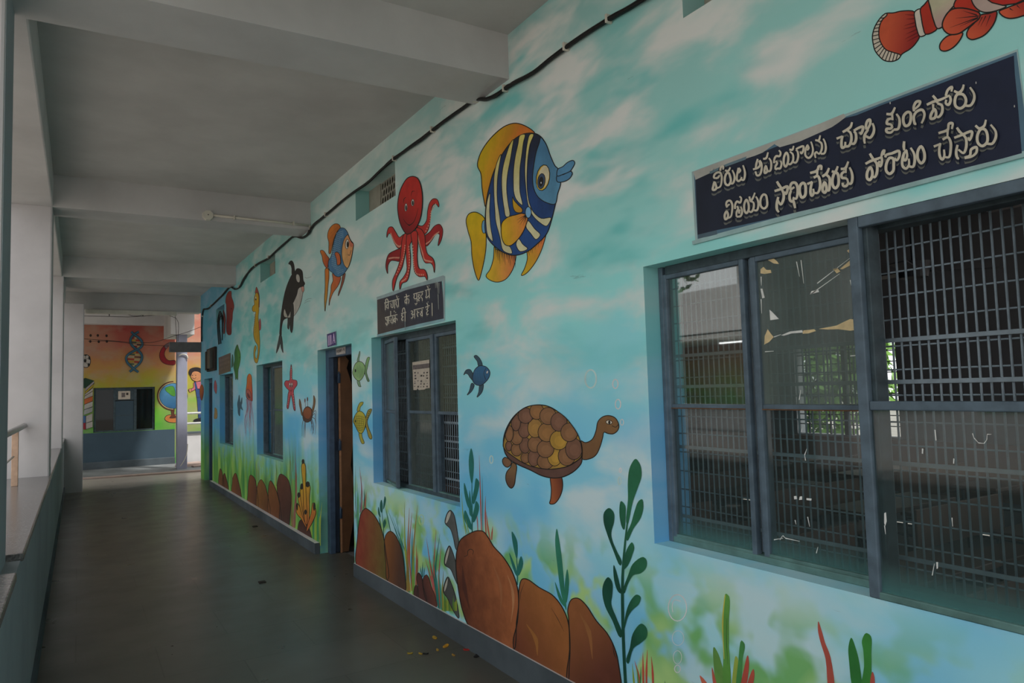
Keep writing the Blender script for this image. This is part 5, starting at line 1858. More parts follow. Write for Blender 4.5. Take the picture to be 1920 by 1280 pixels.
MIXED = (96, 110, 62)
tuft('dense tuft of green and rust grass painted right of the narrower brown rock', S2,
     [('500,1000 500,700 350,260', TEAL, 2.4), ('490,900 455,600 380,250', (56, 116, 110), 2.2), ('475,780 440,560 300,180', TEAL, 2.0), ('520,1040 500,700 470,420', (44, 110, 96), 2.6), ('545,1000 545,700 550,360', TEAL, 2.2),
      ('530,1010 480,600 470,110', YG, 3.2), ('520,1000 505,600 520,170', (142, 92, 58), 3.2), ('545,1000 520,600 545,215', (150, 84, 60), 2.6), ('560,1060 560,600 602,140', (128, 112, 60), 3.4),
      ('500,1040 505,850 490,600', (120, 104, 50), 6.0), ('560,1060 560,850 565,620', (104, 140, 60), 6.0), ('580,1040 590,760 590,540', (150, 88, 68), 3.0), ('590,1000 600,760 605,600', (128, 84, 64), 3.0),
      ('430,700 420,560 360,330', (60, 116, 120), 1.8), ('335,420 310,300 285,180', TEAL, 1.5)])
tuft('tuft of teal and rust grass painted left of the grey tube coral', S2,
     [('810,1160 740,800 690,470', RED, 2.4), ('790,1100 765,800 787,390', RED, 2.6), ('800,1150 780,800 826,430', TEAL, 2.8), ('825,1170 815,850 840,530', RED, 2.2), ('800,1150 740,900 680,680', (146, 70, 62), 2.0),
      ('810,1170 780,950 740,750', TEAL, 3.0), ('820,1180 790,900 758,640', (44, 104, 96), 3.0), ('840,1180 830,1000 810,780', (52, 120, 104), 3.4), ('850,1170 850,1000 862,800', (120, 118, 60), 2.6),
      ('760,1000 750,900 735,840', (160, 84, 80), 4.0), ('655,860 650,790 655,710', TEAL, 1.6), ('650,860 635,800 625,745', TEAL, 1.4), ('665,870 668,800 672,760', TEAL, 1.3)])
tuft('mossy yellow-green grass painted at the foot of the grey tube coral', S2,
     [('%d,1200 %d,1120 %d,%d' % (850 + i * 14, 848 + i * 14, 842 + i * 15, 1060 - (i % 3) * 28 + i * 5), ((98, 118, 44), (122, 136, 52), (70, 104, 50))[i % 3], 3.2) for i in range(11)])
tuft('tuft of teal and rust reeds painted right beside the open door', (620, 860, 6.4),
     [('325,900 300,520 298,80', (64, 116, 112), 1.7), ('330,900 325,600 318,300', (60, 130, 90), 2.4), ('335,800 330,560 340,340', (80, 140, 80), 2.0), ('360,640 375,400 345,90', (134, 96, 104), 2.2),
      ('375,640 372,480 365,200', (120, 86, 90), 2.4), ('395,600 405,480 402,360', (60, 92, 84), 2.2), ('412,600 415,520 428,390', (150, 84, 64), 2.6), ('350,650 352,560 355,420', (70, 120, 110), 2.0)])
tuft('rust and olive reeds painted under the sill right of the middle window', S1,
     [('765,470 760,300 752,38', RED, 2.4), ('772,470 770,300 768,150', (60, 110, 110), 1.8), ('790,480 785,380 786,260', RED, 2.8), ('812,500 800,440 790,345', (156, 92, 70), 3.2), ('820,500 822,460 826,425', RED, 2.6),
      ('745,460 742,400 738,350', (150, 96, 90), 2.0), ('680,470 665,380 655,240', YG, 1.8), ('690,470 672,410 662,330', (80, 136, 90), 1.8), ('700,480 690,440 678,380', (110, 140, 70), 1.8)])
tuft('red and lime grass tuft painted at the bottom edge, right of the tall dark weed', S3,
     [('235,1330 225,1240 203,1158', (156, 70, 54), 4.0), ('252,1330 250,1220 248,1115', (160, 74, 56), 4.2), ('268,1330 268,1210 273,1098', (160, 72, 56), 4.0), ('305,1330 302,1230 294,1135', (156, 68, 54), 4.0),
      ('205,1330 198,1260 190,1175', (120, 142, 50), 3.4), ('225,1330 222,1260 214,1190', (80, 120, 60), 3.0), ('232,1330 236,1250 238,1190', (60, 110, 70), 2.6), ('372,1330 370,1295 368,1268', (60, 110, 70), 3)])
f = Fig('grass_tuft_painting', 'broad green blades with red tips painted below the left pane of the big window', S3, group='painted grass tufts', base=0.0012)
for n_, (s, c) in enumerate((('635,1083 667,1140 700,1330 660,1320 633,1160', (84, 124, 60)), ('755,1133 767,1150 757,1330 738,1330 743,1190', (126, 142, 60)), ('785,1048 804,1070 792,1150 777,1330 760,1330 770,1150', (60, 116, 62)),
             ('820,1128 827,1180 802,1320 783,1320 800,1200', (150, 66, 54)), ('850,1203 857,1240 832,1330 813,1320', (150, 68, 54)), ('625,1193 642,1250 659,1330 640,1320', (150, 74, 60)), ('558,1238 602,1290 590,1320', (166, 84, 64)),
             ('700,793 719,810 717,950 717,1080 722,1330 693,1330 688,1080 680,950 688,850', (78, 126, 56)))):
    f.fill('blade#%d' % n_, c, s, out=0)
f.line('blade#7', (166, 156, 60), '697,800 686,900 684,1000 692,1150', 2.4, (.6, .4))
f.line('blade#7', (30, 54, 36), '706,930 704,1040 712,1180', 1.0, (.3, .3))
f.build()
f = Fig('grass_tuft_painting', 'two broad dark green blades and a long red stroke painted below the big window', S3, group='painted grass tufts', base=0.0012)
for n_, (s, c) in enumerate((('1205,943 1225,1000 1242,1060 1272,1140 1290,1330 1265,1320 1245,1150 1215,1050 1203,990', (146, 68, 56)), ('1385,1033 1412,1100 1432,1190 1438,1330 1400,1320 1373,1160 1370,1080', (40, 98, 44)),
             ('1465,1008 1492,1025 1494,1120 1482,1320 1438,1330 1455,1190 1450,1100 1443,1050', (48, 108, 46)), ('1500,1218 1512,1250 1507,1330 1488,1320', (146, 66, 56)))):
    f.fill('blade#%d' % n_, c, s, out=0)
f.build()
tuft('red and olive reeds painted left of the yellow tube coral', S5,
     [('70,900 78,500 70,95', (120, 70, 66), 2.0), ('60,900 82,600 84,250', (128, 84, 74), 2.4), ('40,880 45,600 20,130', (96, 110, 70), 1.6), ('20,860 30,600 5,-40', (80, 120, 70), 1.4), ('55,900 62,760 70,600', (130, 92, 80), 3.5),
      ('30,880 38,700 40,420', (120, 124, 60), 2.2), ('-20,820 -5,500 -20,250', (88, 130, 70), 1.6), ('45,900 40,800 35,640', (116, 96, 60), 3.4)])
tuft('lime grass painted between the yellow tube coral and the door frame', S5,
     [('%d,%d %d,%d %d,%d' % (235 + i * 11, 1000 + i * 10, 236 + i * 11, 820, 232 + i * 12 + (i % 3) * 6, 560 + (i * 97) % 230), ((136, 152, 60), (70, 136, 60), (44, 108, 84), (112, 150, 66))[i % 4], 2.0) for i in range(9)])
tuft('thin green reeds painted above the row of far rocks', S4,
     [('%d,%d %d,%d %d,%d' % (x, y + 190, x + 2, y + 90, x + d, y), c, 1.1) for x, y, d, c in ((575, 120, -6, (90, 84, 70)), (590, 130, 2, (70, 110, 80)), (600, 110, -2, (120, 124, 70)), (655, 230, -4, (110, 96, 60)), (668, 200, 4, (90, 120, 60)),
                                                                                     (684, 230, 2, (80, 110, 70)), (750, 180, 8, (130, 140, 60)), (760, 150, -4, (80, 110, 60)), (350, 150, 4, (70, 110, 60)), (360, 180, 0, (100, 104, 60)),
                                                                                     (880, 60, 8, (110, 124, 60)), (905, 20, 2, (90, 120, 60)), (440, 190, 4, (70, 120, 60)), (480, 160, -4, (110, 136, 60)))])

# grey tube coral
f = Fig('tube_coral_painting', 'grey tube coral in three stems painted left of the biggest rock', S2, base=0.0009)
for n_, (s, e) in enumerate((('930,193 962,230 987,330 1002,430 1013,520 1000,590 985,580 960,470 930,380 880,327 878,290 905,213', '930,200 936,226 892,325 881,320 886,280 905,222'),
             ('920,548 952,610 977,690 1002,790 1016,960 975,880 930,780 875,742 870,690 895,590', '920,556 920,600 882,735 876,725 878,680 898,600'),
             ('905,858 937,920 972,1020 1002,1150 1015,1275 960,1200 900,1072 860,1012 868,940', '905,868 900,940 872,1010 866,995 874,940 892,890'))):
    f.fill('tube#%d' % n_, ((62, 64, 62), (78, 80, 78), (900, 500), (990, 500)), s, out=1.2)
    f.fill('tube#%d' % n_, (150, 148, 138), e, out=.7)
f.build()

# yellow tube coral
f = Fig('tube_coral_painting', 'yellow tube coral with dark tips painted left of the open door', S5, base=0.0022)
yc = ((166, 130, 40), (160, 92, 44), (150, 500), (190, 880))
for s, tx, ty, rx, ry in (('90,655 130,720 180,850 182,900 130,812 84,750', 92, 690, 8, 40), ('100,578 122,573 162,700 187,882 150,800', 108, 575, 15, 28), ('125,488 152,488 177,600 182,862 160,800', 137, 490, 15, 32),
                          ('185,468 217,478 214,600 207,842 188,872 185,640', 197, 468, 20, 30), ('140,258 166,258 177,480 187,872 170,852 150,480', 150, 240, 13, 25), ('250,650 280,740 272,782 220,892 185,942 193,880 230,760', 262, 690, 12, 42)):
    f.fill('tube#%d' % tx, yc, s, out=.9)
    f.dot('tube#%d' % tx, (40, 40, 34), tx, ty, rx, ry, 0, 0)
f.dot('tube#150', (40, 38, 34), 175, 745, 13, 26)
f.build()

# bubbles
bw = (196, 204, 204)
for lb, cr, rings in (('string of four white bubbles painted under the left pane of the big window', S3, ((437, 870, 50, 72, 1.8), (440, 1035, 32, 40, .9), (437, 1140, 23, 36, 1.0), (437, 1203, 16, 20, 1.6))),
                      ('faint white bubbles painted above and right of the tortoise', T1, ((990, 280, 42, 68, 3.0), (1175, 318, 20, 34, 2.0), (1195, 470, 20, 36, 2.0), (1225, 605, 12, 22, 1.6), (1207, 1045, 11, 28, 2.4), (1213, 965, 8, 16, 2.0))),
                      ('single faint bubble painted near the tail of the tortoise', T1, ((245, 885, 12, 28, 2.2),)),
                      ('yellowish spiral bubble painted under the middle window', S2, ((640, 290, 26, 52, 1.0), (638, 300, 14, 28, 1.0)))):
    f = Fig('bubble_painting', lb, cr, group=None, base=0.0008)
    for n_, (cx, cy, rx, ry, w_) in enumerate(rings):
        pts = [(cx + rx * math.cos(2 * math.pi * i / 20), cy + ry * math.sin(2 * math.pi * i / 20)) for i in range(20)]
        f.line('ring#%d' % (n_ if cr is not S2 else 0), (160, 184, 120) if cr is S2 else ((158, 180, 178) if w_ > 2.0 else bw), pts, w_, crop=cr, smooth=False, closed=True)
    if len(rings) == 4:
        f.line('ring#0', bw, '455,835 420,828 408,860 412,895', 1.3)
    f.build()
# ================================================================ signboards and lettering
TA, TB, TC, TD = (1325, 290, 9.144), (1400, 240, 9.144), (1540, 200, 9.144), (1640, 140, 7.315)
TE, TF, TG = (1440, 300, 9.144), (1600, 250, 9.144), (1720, 210, 9.144)
TELUGU = {
    'TA': ['150,402 125,392 134,342 180,305 228,305 255,360 256,450 232,545 180,572', '150,405 195,390 222,350', '*135,470 112,545 105,600 140,600 165,572 152,505', '232,275 245,215 285,200 280,255',
           '318,262 350,282 380,265 405,215', '*345,315 312,400 325,500 370,522 412,460 402,370 375,312', '400,490 445,492 477,420 472,340 438,262', '545,225 525,330 520,430 550,452 592,412 600,380', '548,225 575,270 545,315', '592,425 632,432 657,330 645,250 622,180',
           '350,905 335,850 352,800 402,787 437,850 437,950 412,1062 352,1092', '345,885 392,845', '*342,972 310,1030 320,1107 357,1082 367,1022', '485,930 490,850 522,800 572,822 592,742 562,715', '520,880 540,922 512,990 512,1062',
           '512,1062 580,1052 607,970 585,890', '555,1010 560,960 572,940', '*682,770 645,850 650,962 682,1002 717,950 717,840', '717,962 762,982 802,922 802,820 742,795', '732,715 752,795 795,735 827,650', '812,952 862,952 887,850 872,765 842,715', '*972,682 925,760 930,880 982,922 1032,880 1032,760 1012,692'],
    'TB': ['190,530 165,620 152,700', '108,708 182,686 227,640 212,560', '150,742 177,812 222,802 257,700 252,600 222,550', '282,528 332,518 367,415', '*332,642 305,722 312,772 352,742 332,652', '352,742 402,732 422,640 412,560 380,512',
           '470,602 475,530 507,480 562,482 582,422 552,380', '502,560 522,602 492,662 492,712', '492,712 532,692 572,692 597,620 585,560', '*682,420 640,502 640,622 667,662 702,602 712,482', '702,602 742,622 792,562 792,452 742,402', '732,368 782,372 807,305',
           '792,582 842,592 882,502 872,402 842,372', '845,362 902,332 972,312 967,392 937,437 920,402', '1042,292 1010,372 1010,472 1062,512 1112,472 1137,382 1122,292 1102,232', '1037,282 1062,342 1037,382',
           '1175,205 1232,212 1262,125', '1232,222 1282,262 1287,362 1242,442 1192,402', '1200,405 1170,442 1182,512', '1272,442 1332,432 1357,342 1342,242 1312,182'],
    'TC': ['365,435 442,392 502,342 527,265', '262,548 362,506', '362,500 345,602 357,702 402,682 412,602', '412,682 472,672 512,582 502,452 442,402', '512,632 562,632 597,542 582,442 552,425', '555,412 642,362 712,342 702,422 677,467 660,432',
           '772,392 765,322 792,242 832,222 837,292 802,372 782,432', '802,392 745,482 735,562 747,632', '760,502 832,532 892,452 902,362 877,282', '1115,125 1202,122 1265,10', '1212,112 1222,232', '1200,202 1140,222 1125,290 1182,302 1222,332', '1222,332 1192,372 1118,382 1122,432 1192,442 1242,392',
           '1242,392 1312,382 1342,292 1332,192 1287,122'],
    'TD': ['*452,512 400,562 395,652 422,702 472,682 497,602 487,522', '540,642 540,562 582,502 652,482 682,532 672,602 642,667', '535,602 552,672 572,672', '540,502 535,442 572,372 622,367 612,412 552,472', '797,285 842,342 862,392', '715,412 802,372 902,342 1032,282', '862,392 922,422 922,522 872,582 832,562',
           '802,402 802,472', '*822,472 775,542 770,602 822,592 842,532', '1032,292 1042,352 1012,412 975,392 982,342', '975,292 1002,212 1062,167 1052,232', '1088,222 1152,247 1202,202 1222,135', '*1132,272 1100,352 1112,432 1172,462 1232,422 1252,342 1212,272', '1232,422 1312,422 1362,342 1362,262 1307,172'],
    'TE': ['152,365 192,432 242,492', '112,532 232,492 332,452 332,522 307,582 280,542', '232,492 267,572 262,682 217,762 170,692', '175,632 150,752 157,852 187,892', '395,522 380,462 412,392 472,392 502,452 507,562 482,662 422,642', '392,502 452,462', '395,522 370,602 382,692 422,712 442,642', '435,692 452,762 465,825',
           '*597,392 550,442 545,562 582,642 632,612 647,512 632,412', '722,222 832,187 852,150', '857,172 870,112 912,102 912,172', '845,182 842,272', '782,302 852,272 887,342 892,462 852,562 792,562', '672,412 762,370', '755,372 735,462 730,562 752,612 782,572 775,492', '928,282 1002,232 1047,135', '1002,252 1052,302 1057,432 1042,522 1002,512',
           '*972,382 940,452 940,532 972,557 1002,512 992,422', '1092,192 1152,202 1197,105', '*1152,212 1110,302 1110,432 1152,482 1202,432 1212,322 1192,232', '1247,152 1322,142 1377,25', '1332,142 1332,222', '1312,192 1260,242 1270,302 1332,312 1372,342', '1278,390 1292,442 1342,442 1372,392 1362,342', '1372,402 1422,402 1447,302 1432,202 1397,125'],
    'TF': ['282,345 322,412 352,452', '208,522 302,472 422,432 492,402', '352,452 402,522 402,682 362,752 312,722', '*292,582 240,662 240,772 282,797 322,732 322,642', '482,402 492,472 462,562 430,522 452,472', '482,392 502,322 532,288 517,372', '548,412 562,372 662,342 782,302 787,392 742,462 710,422', '*622,422 570,512 565,642 622,692 682,642 692,532 682,432',
           '872,135 865,222 872,292', '922,282 870,342 860,442 892,462 922,392 912,292', '870,332 840,442 847,562 902,602 952,542 952,432', '952,562 1022,572 1052,482 1042,352 982,245', '*1162,222 1110,292 1105,432 1162,512 1212,462 1217,332'],
    'TG': ['362,362 522,302 532,242', '530,282 542,202 602,192 592,292', '520,302 517,422', '432,472 522,432 567,502 572,642 542,772 472,772', '282,592 402,542', '395,532 375,642 392,772 432,812 462,752 457,642', '678,265 722,332 782,382', '632,442 762,392 932,332 932,402 892,482 872,432', '782,382 832,452 837,602 792,702 702,642',
           '690,562 665,692 692,792 717,792', '808,782 902,742 922,642 1012,602 1012,692 932,762 810,792', '995,230 1062,282 1142,242 1177,132', '*1092,292 1030,402 1042,532 1112,582 1192,522 1202,402 1162,302', '1192,542 1282,542 1342,442 1342,332 1257,215'],
}
CROPS = dict(TA=TA, TB=TB, TC=TC, TD=TD, TE=TE, TF=TF, TG=TG)
NAVY = (27, 32, 44)
sg = Fig('signboard', 'long dark navy signboard with two rows of cream painted script above the big window', (0, 0, 1), cat='signboard', base=0.002, step=0.00002)
# panel with a rim, standing a little off the plaster
pts_out = [(1297, 322), (1908, 92), (1932, 286), (1304, 458)]
sg.fill('board', (128, 150, 150), pts_out, False, 0)
sg.fill('board', (66, 92, 108), [(1301, 327), (1906, 97), (1930, 280), (1308, 448)], False, 0)
sg.fill('board', (62, 78, 88), [(1303, 336), (1330, 330), (1345, 440), (1309, 447)], False, 0)
sg.fill('board', (NAVY, (24, 30, 48), (1320, 380), (1700, 300)), '1304,336 1365,308 1415,291 1460,273 1500,263 1545,243 1567,230 1585,221 1606,216 1650,198 1700,180 1760,158 1830,131 1901,104 1903,140 1908,190 1916,287 1880,297 1820,312 1760,328 1680,349 1600,371 1540,387 1480,401 1440,411 1390,422 1345,431 1308,440', False, 0)
# chalky overpaint along the top edge
sg.fill('board', (142, 142, 136), '1300,322 1415,279 1500,247 1582,213 1586,219 1572,230 1560,238 1545,245 1500,265 1462,276 1452,270 1430,286 1415,292 1390,300 1365,309 1304,337', False, 0)
sg.fill('board', (82, 102, 110), '1330,322 1365,306 1400,293 1398,299 1365,311 1332,326', False, 0)
shelf = MB()
pa = [on_plane(x, y, 0, W) for x, y in ((1301, 452), (1932, 286), (1932, 293), (1302, 459))]
for p in (pa,):
    a, b_, c_, d_ = [Vector(q) for q in p]
    ox_ = Vector((-0.011, 0, 0))
    shelf.quad([a + ox_, b_ + ox_, c_ + ox_, d_ + ox_], paint((124, 150, 150)))
    shelf.quad([a, b_, b_ + ox_, a + ox_], paint((124, 150, 150)))
    shelf.quad([d_ + ox_, c_ + ox_, c_, d_], paint((124, 150, 150)))
sg.parts['ledge'] = shelf
sg.order.append('ledge')
# lettering: dropped grey shade, dark outline, cream stroke; one part for each painted word
WORDS = [[('TA', 0, 9)], [('TB', 0, 99)], [('TC', 0, 8)], [('TC', 8, 99), ('TD', 0, 99)], [('TA', 9, 99)], [('TE', 0, 99)], [('TF', 0, 99)], [('TG', 0, 99)]]
for dy, extra, c in ((8.5, 0.4, (84, 86, 82)), (2.6, 4.6, NAVY), (0.0, 0.7, (166, 160, 144))):
    for n_, word in enumerate(WORDS):
        for key, i0, i1 in word:
            ox, oy, s = CROPS[key]
            wpx = (4.0 if key in ('TA', 'TB') else 4.6) + extra * (0.5 if key in ('TA', 'TB') and dy == 0 else 1) - (.2 if key in ('TA', 'TB') else 0)
            for st in TELUGU[key][i0:i1]:
                cl = st.startswith('*')
                q = [(ox + x / s, oy + y / s + dy) for x, y in parse(st.lstrip('*'))]
                q = cat_rom(q, 4, cl) if len(q) > 2 else q
                sg._ribbon('painted_word#%d' % n_, paint(c), q, wpx, cl, (1, 1) if cl else ((.85, .7) if dy == 0 else (.9, .9)))
# a few paint flecks
for x, y in ((1669, 193), (1830, 155), (1902, 199), (1335, 318)):
    sg.dot('board', (150, 150, 146), x, y, 1.1, 2.4)
sg.build({'painted_word': 'cream brushed word with a grey drop shade'})

H1, H2, H3 = (715, 550, 18.29), (765, 530, 18.29), (600, 610, 18.286)
HIN1 = ['100,328 620,182', '135,320 140,575', '150,300 150,212 195,188 230,240 242,292', '240,300 240,525', '235,380 185,402 180,482 232,502', '312,340 342,382 332,420 345,472 392,482 402,430 402,262', '450,250 460,515', '495,240 512,330 498,362 532,402 552,485', '580,192 592,465', '520,70 550,162 575,192', '578,100 592,110',
        '780,128 967,75', '870,105 872,365', '862,182 815,232 820,332 865,302', '872,192 932,190 947,252 930,345', '850,15 870,102',
        '125,825 552,722', '150,822 160,902 205,922', '217,802 205,1085', '150,1000 180,1085 205,1085', '250,802 262,872 245,922 257,1045', '262,930 312,920', '330,852 342,902 330,992 382,1022', '392,790 397,1025', '470,760 482,1005', '462,850 420,902 440,972 472,932', '490,850 532,862 542,925', '320,600 322,772', '435,590 450,630', '480,640 500,660',
        '678,692 857,640', '722,642 740,522 780,492 805,562 812,642', '812,642 815,960', '720,702 700,772 752,792 700,852 712,922 762,902']
HIN2 = ['183,388 532,290', '205,402 217,452 200,502 242,552 302,522', '300,372 312,655', '238,702 272,742 312,682', '350,402 392,412 350,472 402,522 350,562 362,612 402,602', '480,332 492,402 440,432 452,512 482,522 492,625', '583,268 772,205', '625,270 632,422 610,502 642,512 702,442', '720,242 732,525', '648,98 680,152 692,205', '712,95 728,115',
        '193,932 542,850', '100,980 142,960 167,1012 120,1062 172,1112 150,1202 98,1212', '152,1082 232,1072', '225,932 232,1215', '310,952 332,1012 310,1062 342,1165', '342,1022 392,1012', '480,902 492,1155', '432,982 472,992 420,1082 480,1132', '588,842 747,775', '670,812 682,872 640,922 692,952 640,1022 652,1102 702,1062', '638,688 672,742 682,792', '680,650 692,668', '825,690 832,1135']
s2 = Fig('signboard', 'small dark signboard with two rows of cream Devanagari script under the red octopus', (0, 0, 1), cat='signboard', base=0.002, step=0.00002)
s2.fill('board', (124, 142, 144), [(706, 557), (737, 546), (800, 526), (831, 516), (834, 518), (834, 600), (831, 600), (830, 527), (790, 536), (760, 544), (737, 553), (707, 562)], False, 0)
s2.fill('board', (112, 146, 152), [(707, 626), (832, 596), (833, 602), (707, 631)], False, 0)
s2.fill('board', ((46, 48, 58), (62, 56, 54), (750, 570), (740, 622)), '707,562 737,553 760,544 790,536 828,527 831,560 832,597 790,606 750,616 708,627', False, 0)
HW = [(H1, HIN1[:11]), (H1, HIN1[11:16]), (H2, HIN2[:6]), (H2, HIN2[6:11]), (H1, HIN1[16:30]), (H1, HIN1[30:]), (H2, HIN2[11:19]), (H2, HIN2[19:])]
for dy, w_, c in ((2.8, 1.0, (88, 88, 86)), (.9, 2.0, (46, 48, 56)), (0, 1.5, (170, 166, 152))):
    for n_, ((ox, oy, s), strokes) in enumerate(HW):
        for st in strokes:
            q = [(ox + x / s, oy + y / s + dy) for x, y in parse(st)]
            q = cat_rom(q, 3, False) if len(q) > 2 else q
            s2._ribbon('painted_word#%d' % n_, paint(c), q, w_, False)
for st in ('940,-20 946,180', '985,-10 992,180', '1012,-20 1032,400', '1032,400 1050,915', '1062,0 1062,372'):
    s2.line('paint_drips', (134, 138, 134), st, 1.3, (1, .4), H2, False)
s2.line('paint_drips', (112, 128, 130), '812,960 816,1240', 1.0, (1, 1), H1, False)
s2.build({'painted_word': 'cream brushed word', 'paint_drips': 'pale paint drips over the board'})

s3 = Fig('room_sign', 'small purple plate reading III A above the open door', H3, cat='sign', base=0.006, step=0.0002)
s3.fill('plate', (128, 142, 156), '228,296 548,186 562,668 248,752', False, 0)
s3.fill('plate', (48, 54, 86), '240,305 538,206 550,662 260,740', False, 0)
s3.fill('plate', (54, 38, 94), '262,322 512,240 522,640 275,715', False, 0)
wht = (172, 156, 184)
for st in ('290,345 298,690', '335,330 342,680', '376,320 384,650'):
    s3.line('lettering', wht, st, 1.35, smooth=False)
for st in ('470,275 440,625', '470,275 510,600', '450,520 500,505'):
    s3.line('lettering', wht, st, 1.2, smooth=False)
s3.build()
s4 = Fig('room_number_plate', 'white plate reading ROOM-4 on the door frame lintel', H3, cat='sign', val=W + 0.083, base=0.002, step=0.0002)
s4.fill('plate', (150, 142, 138), '548,800 872,718 874,958 560,1012', False, 0)
ink = (44, 38, 36)
for st in ('580,935 578,838 604,842 602,882 580,890 612,925', '*628,838 620,880 632,928 650,920 652,870 642,832', '*672,826 664,868 676,916 694,908 696,858 686,822', '712,905 708,812 728,860 744,800 750,896', '762,850 790,842', '828,880 822,772 806,842 842,830'):
    cl = st.startswith('*')
    s4.line('lettering', ink, st.lstrip('*'), .8, smooth=False, closed=cl)
s4.build()

s5 = Fig('small_signboard', 'small weathered brown signboard above the farthest window', F1, cat='signboard', base=0.006, step=0.0003)
s5.fill('board', ((84, 74, 74), (88, 78, 66), (380, 950), (390, 1130)), '318,962 460,904 463,1124 322,1170', False, 0)
rr = random.Random(11)
for r_ in range(3):
    for i in range(9):
        x = 336 + i * 13
        y = 990 + r_ * 52 - (x - 330) * .38
        s5.line('lettering', (116, 104, 92), [(x, y), (x + rr.random() * 8 - 3, y + 26)], .7, smooth=False)
s5.build()

# ================================================================ pictures on the end wall
E1, E2, E3 = (150, 590, 8.535), (150, 720, 6.735), (150, 590, 3.88)
ye = dict(axis=1, val=Y_W, base=0.003, step=0.0006)
GP_SAVE, GP = GP, 1.15
f = Fig('helix_painting', 'blue double helix with coloured rungs painted on the end wall', E1, **ye)
rung = [((150, 46, 40), (172, 162, 120)), ((168, 140, 50), (150, 50, 40)), ((60, 92, 70), (172, 160, 110)), ((172, 166, 140), (90, 60, 50))]
for i, (xa, ya_, xb, yb_) in enumerate(((838, 372, 905, 372), (822, 408, 960, 412), (820, 440, 985, 448), (835, 472, 985, 482), (870, 505, 960, 512),
                                       (862, 600, 930, 604), (800, 632, 960, 642), (765, 668, 975, 680), (760, 708, 975, 722), (775, 745, 960, 758), (805, 785, 930, 795), (850, 815, 900, 822))):
    c1, c2 = rung[i % 4]
    xm = (xa + xb) / 2
    f.line('rung', c1, [(xa, ya_), (xm, (ya_ + yb_) / 2)], 2.6, smooth=False)
    f.line('rung', c2, [(xm, (ya_ + yb_) / 2), (xb, yb_)], 2.6, smooth=False)
hb = (58, 98, 118)
for st in ('942,270 872,310 822,360 807,430 832,490 890,540 950,590 990,650 985,720 940,790 870,850 795,912', '820,270 860,310 930,360 985,420 997,480 960,530 880,570 790,620 740,680 750,750 800,810 870,870 935,917'):
    f.line('strand', (30, 52, 62), st, 4.6)
    f.line('strand', hb, st, 3.2)
f.build()
f = Fig('magnet_painting', 'red horseshoe magnet painted on the end wall beside the slim pillar', E1, **ye)
f.fill('magnet', (134, 28, 36), '1460,440 1380,470 1310,540 1275,620 1280,700 1320,760 1400,795 1520,795 1520,730 1420,730 1370,690 1350,620 1380,540 1430,480 1475,465', out=.9)
f.fill('magnet', (112, 92, 96), '1460,440 1390,462 1350,500 1380,542 1428,488 1475,465', out=.6)
f.build()
f = Fig('football_painting', 'black and white football painted on the end wall, half hidden by the wide pillar', E1, **ye)
f.dot('ball', (172, 166, 158), 95, 740, 74, 104, 0, 1.2, n=20)
for cx, cy, rx, ry in ((150, 690, 16, 30), (140, 800, 18, 28), (82, 735, 22, 30), (90, 645, 20, 12)):
    f.dot('ball', BLACK, cx, cy, rx, ry)
for a, b_ in (((100, 710), (140, 690)), ((100, 765), (130, 790)), ((85, 700), (90, 655))):
    f.line('ball', BLACK, [a, b_], .7)
f.build()
f = Fig('book_stack_painting', 'tilted stack of coloured books painted on the end wall left of its window', E2, **ye)
f.fill('cover', (30, 60, 42), '40,-70 70,-76 178,-44 70,52 40,45', False, .9)
for c, s in (((150, 142, 140), '178,-44 180,-15 68,92 66,52'), ((170, 146, 40), '180,-12 165,30 62,128 66,94'), ((168, 160, 150), '165,45 162,85 58,150 60,125'), ((168, 160, 150), '160,90 160,148 55,190 58,152'), ((178, 92, 50), '160,150 160,212 55,256 55,190'),
             ((168, 164, 156), '160,216 160,282 52,322 54,258'), ((150, 152, 148), '160,288 156,350 48,392 50,324'), ((60, 96, 140), '40,398 72,398 72,484 40,492'), ((166, 160, 152), '75,402 160,366 157,462 75,490'), ((140, 36, 50), '40,490 72,488 72,574 40,568'),
             ((164, 158, 150), '75,492 160,468 160,542 75,568')):
    f.fill('book', c, s, False, .7)
f.build()
f = Fig('globe_painting', 'blue school globe on a brown stand painted on the end wall beside the slim pillar', E2, **ye)
f.fill('stand', (182, 112, 56), '1070,440 1090,400 1150,385 1260,390 1290,430 1260,475 1170,485 1100,470', out=1.0)
f.fill('stand', (86, 48, 34), '1150,310 1190,310 1190,380 1215,420 1130,425 1155,390', out=.6)
cx, cy, rx, ry = 1180, 148, 178, 160
arc = [(cx + rx * 1.1 * math.cos(a), cy + ry * 1.1 * math.sin(a)) for a in np.linspace(math.pi * .5, math.pi * 1.5, 16)]
f.line('meridian', (84, 46, 32), arc, 3.4, (1, 1))
f.line('meridian', (176, 164, 120), [(cx + rx * 1.04 * math.cos(a), cy + ry * 1.04 * math.sin(a)) for a in np.linspace(math.pi * .5, math.pi * 1.5, 16)], 1.4)
f.dot('globe', ((74, 130, 164), (44, 92, 130), (1100, 60), (1150, 280)), cx, cy, rx, ry, 0, .8, n=28)
f.fill('globe', (74, 136, 50), '1075,55 1125,28 1180,30 1200,150 1150,140 1120,112 1090,90', out=.4)
f.build()
f = Fig('ventilator_holes', 'six dark round ventilator holes in the end wall', E1, cat='ventilator', **ye)
for x, y in ((170, 330), (285, 330), (425, 335), (165, 425), (300, 430), (430, 425)):
    f.dot('hole', (46, 34, 30), x, y, 19, 22)  # flat dark discs, the shade inside each hole is put into the colour
f.build()
f = Fig('boy_painting', 'cartoon boy in blue dungarees painted on the sunlit wall beyond the far corner', E3, axis=1, val=22.0, base=0.004, step=0.001)
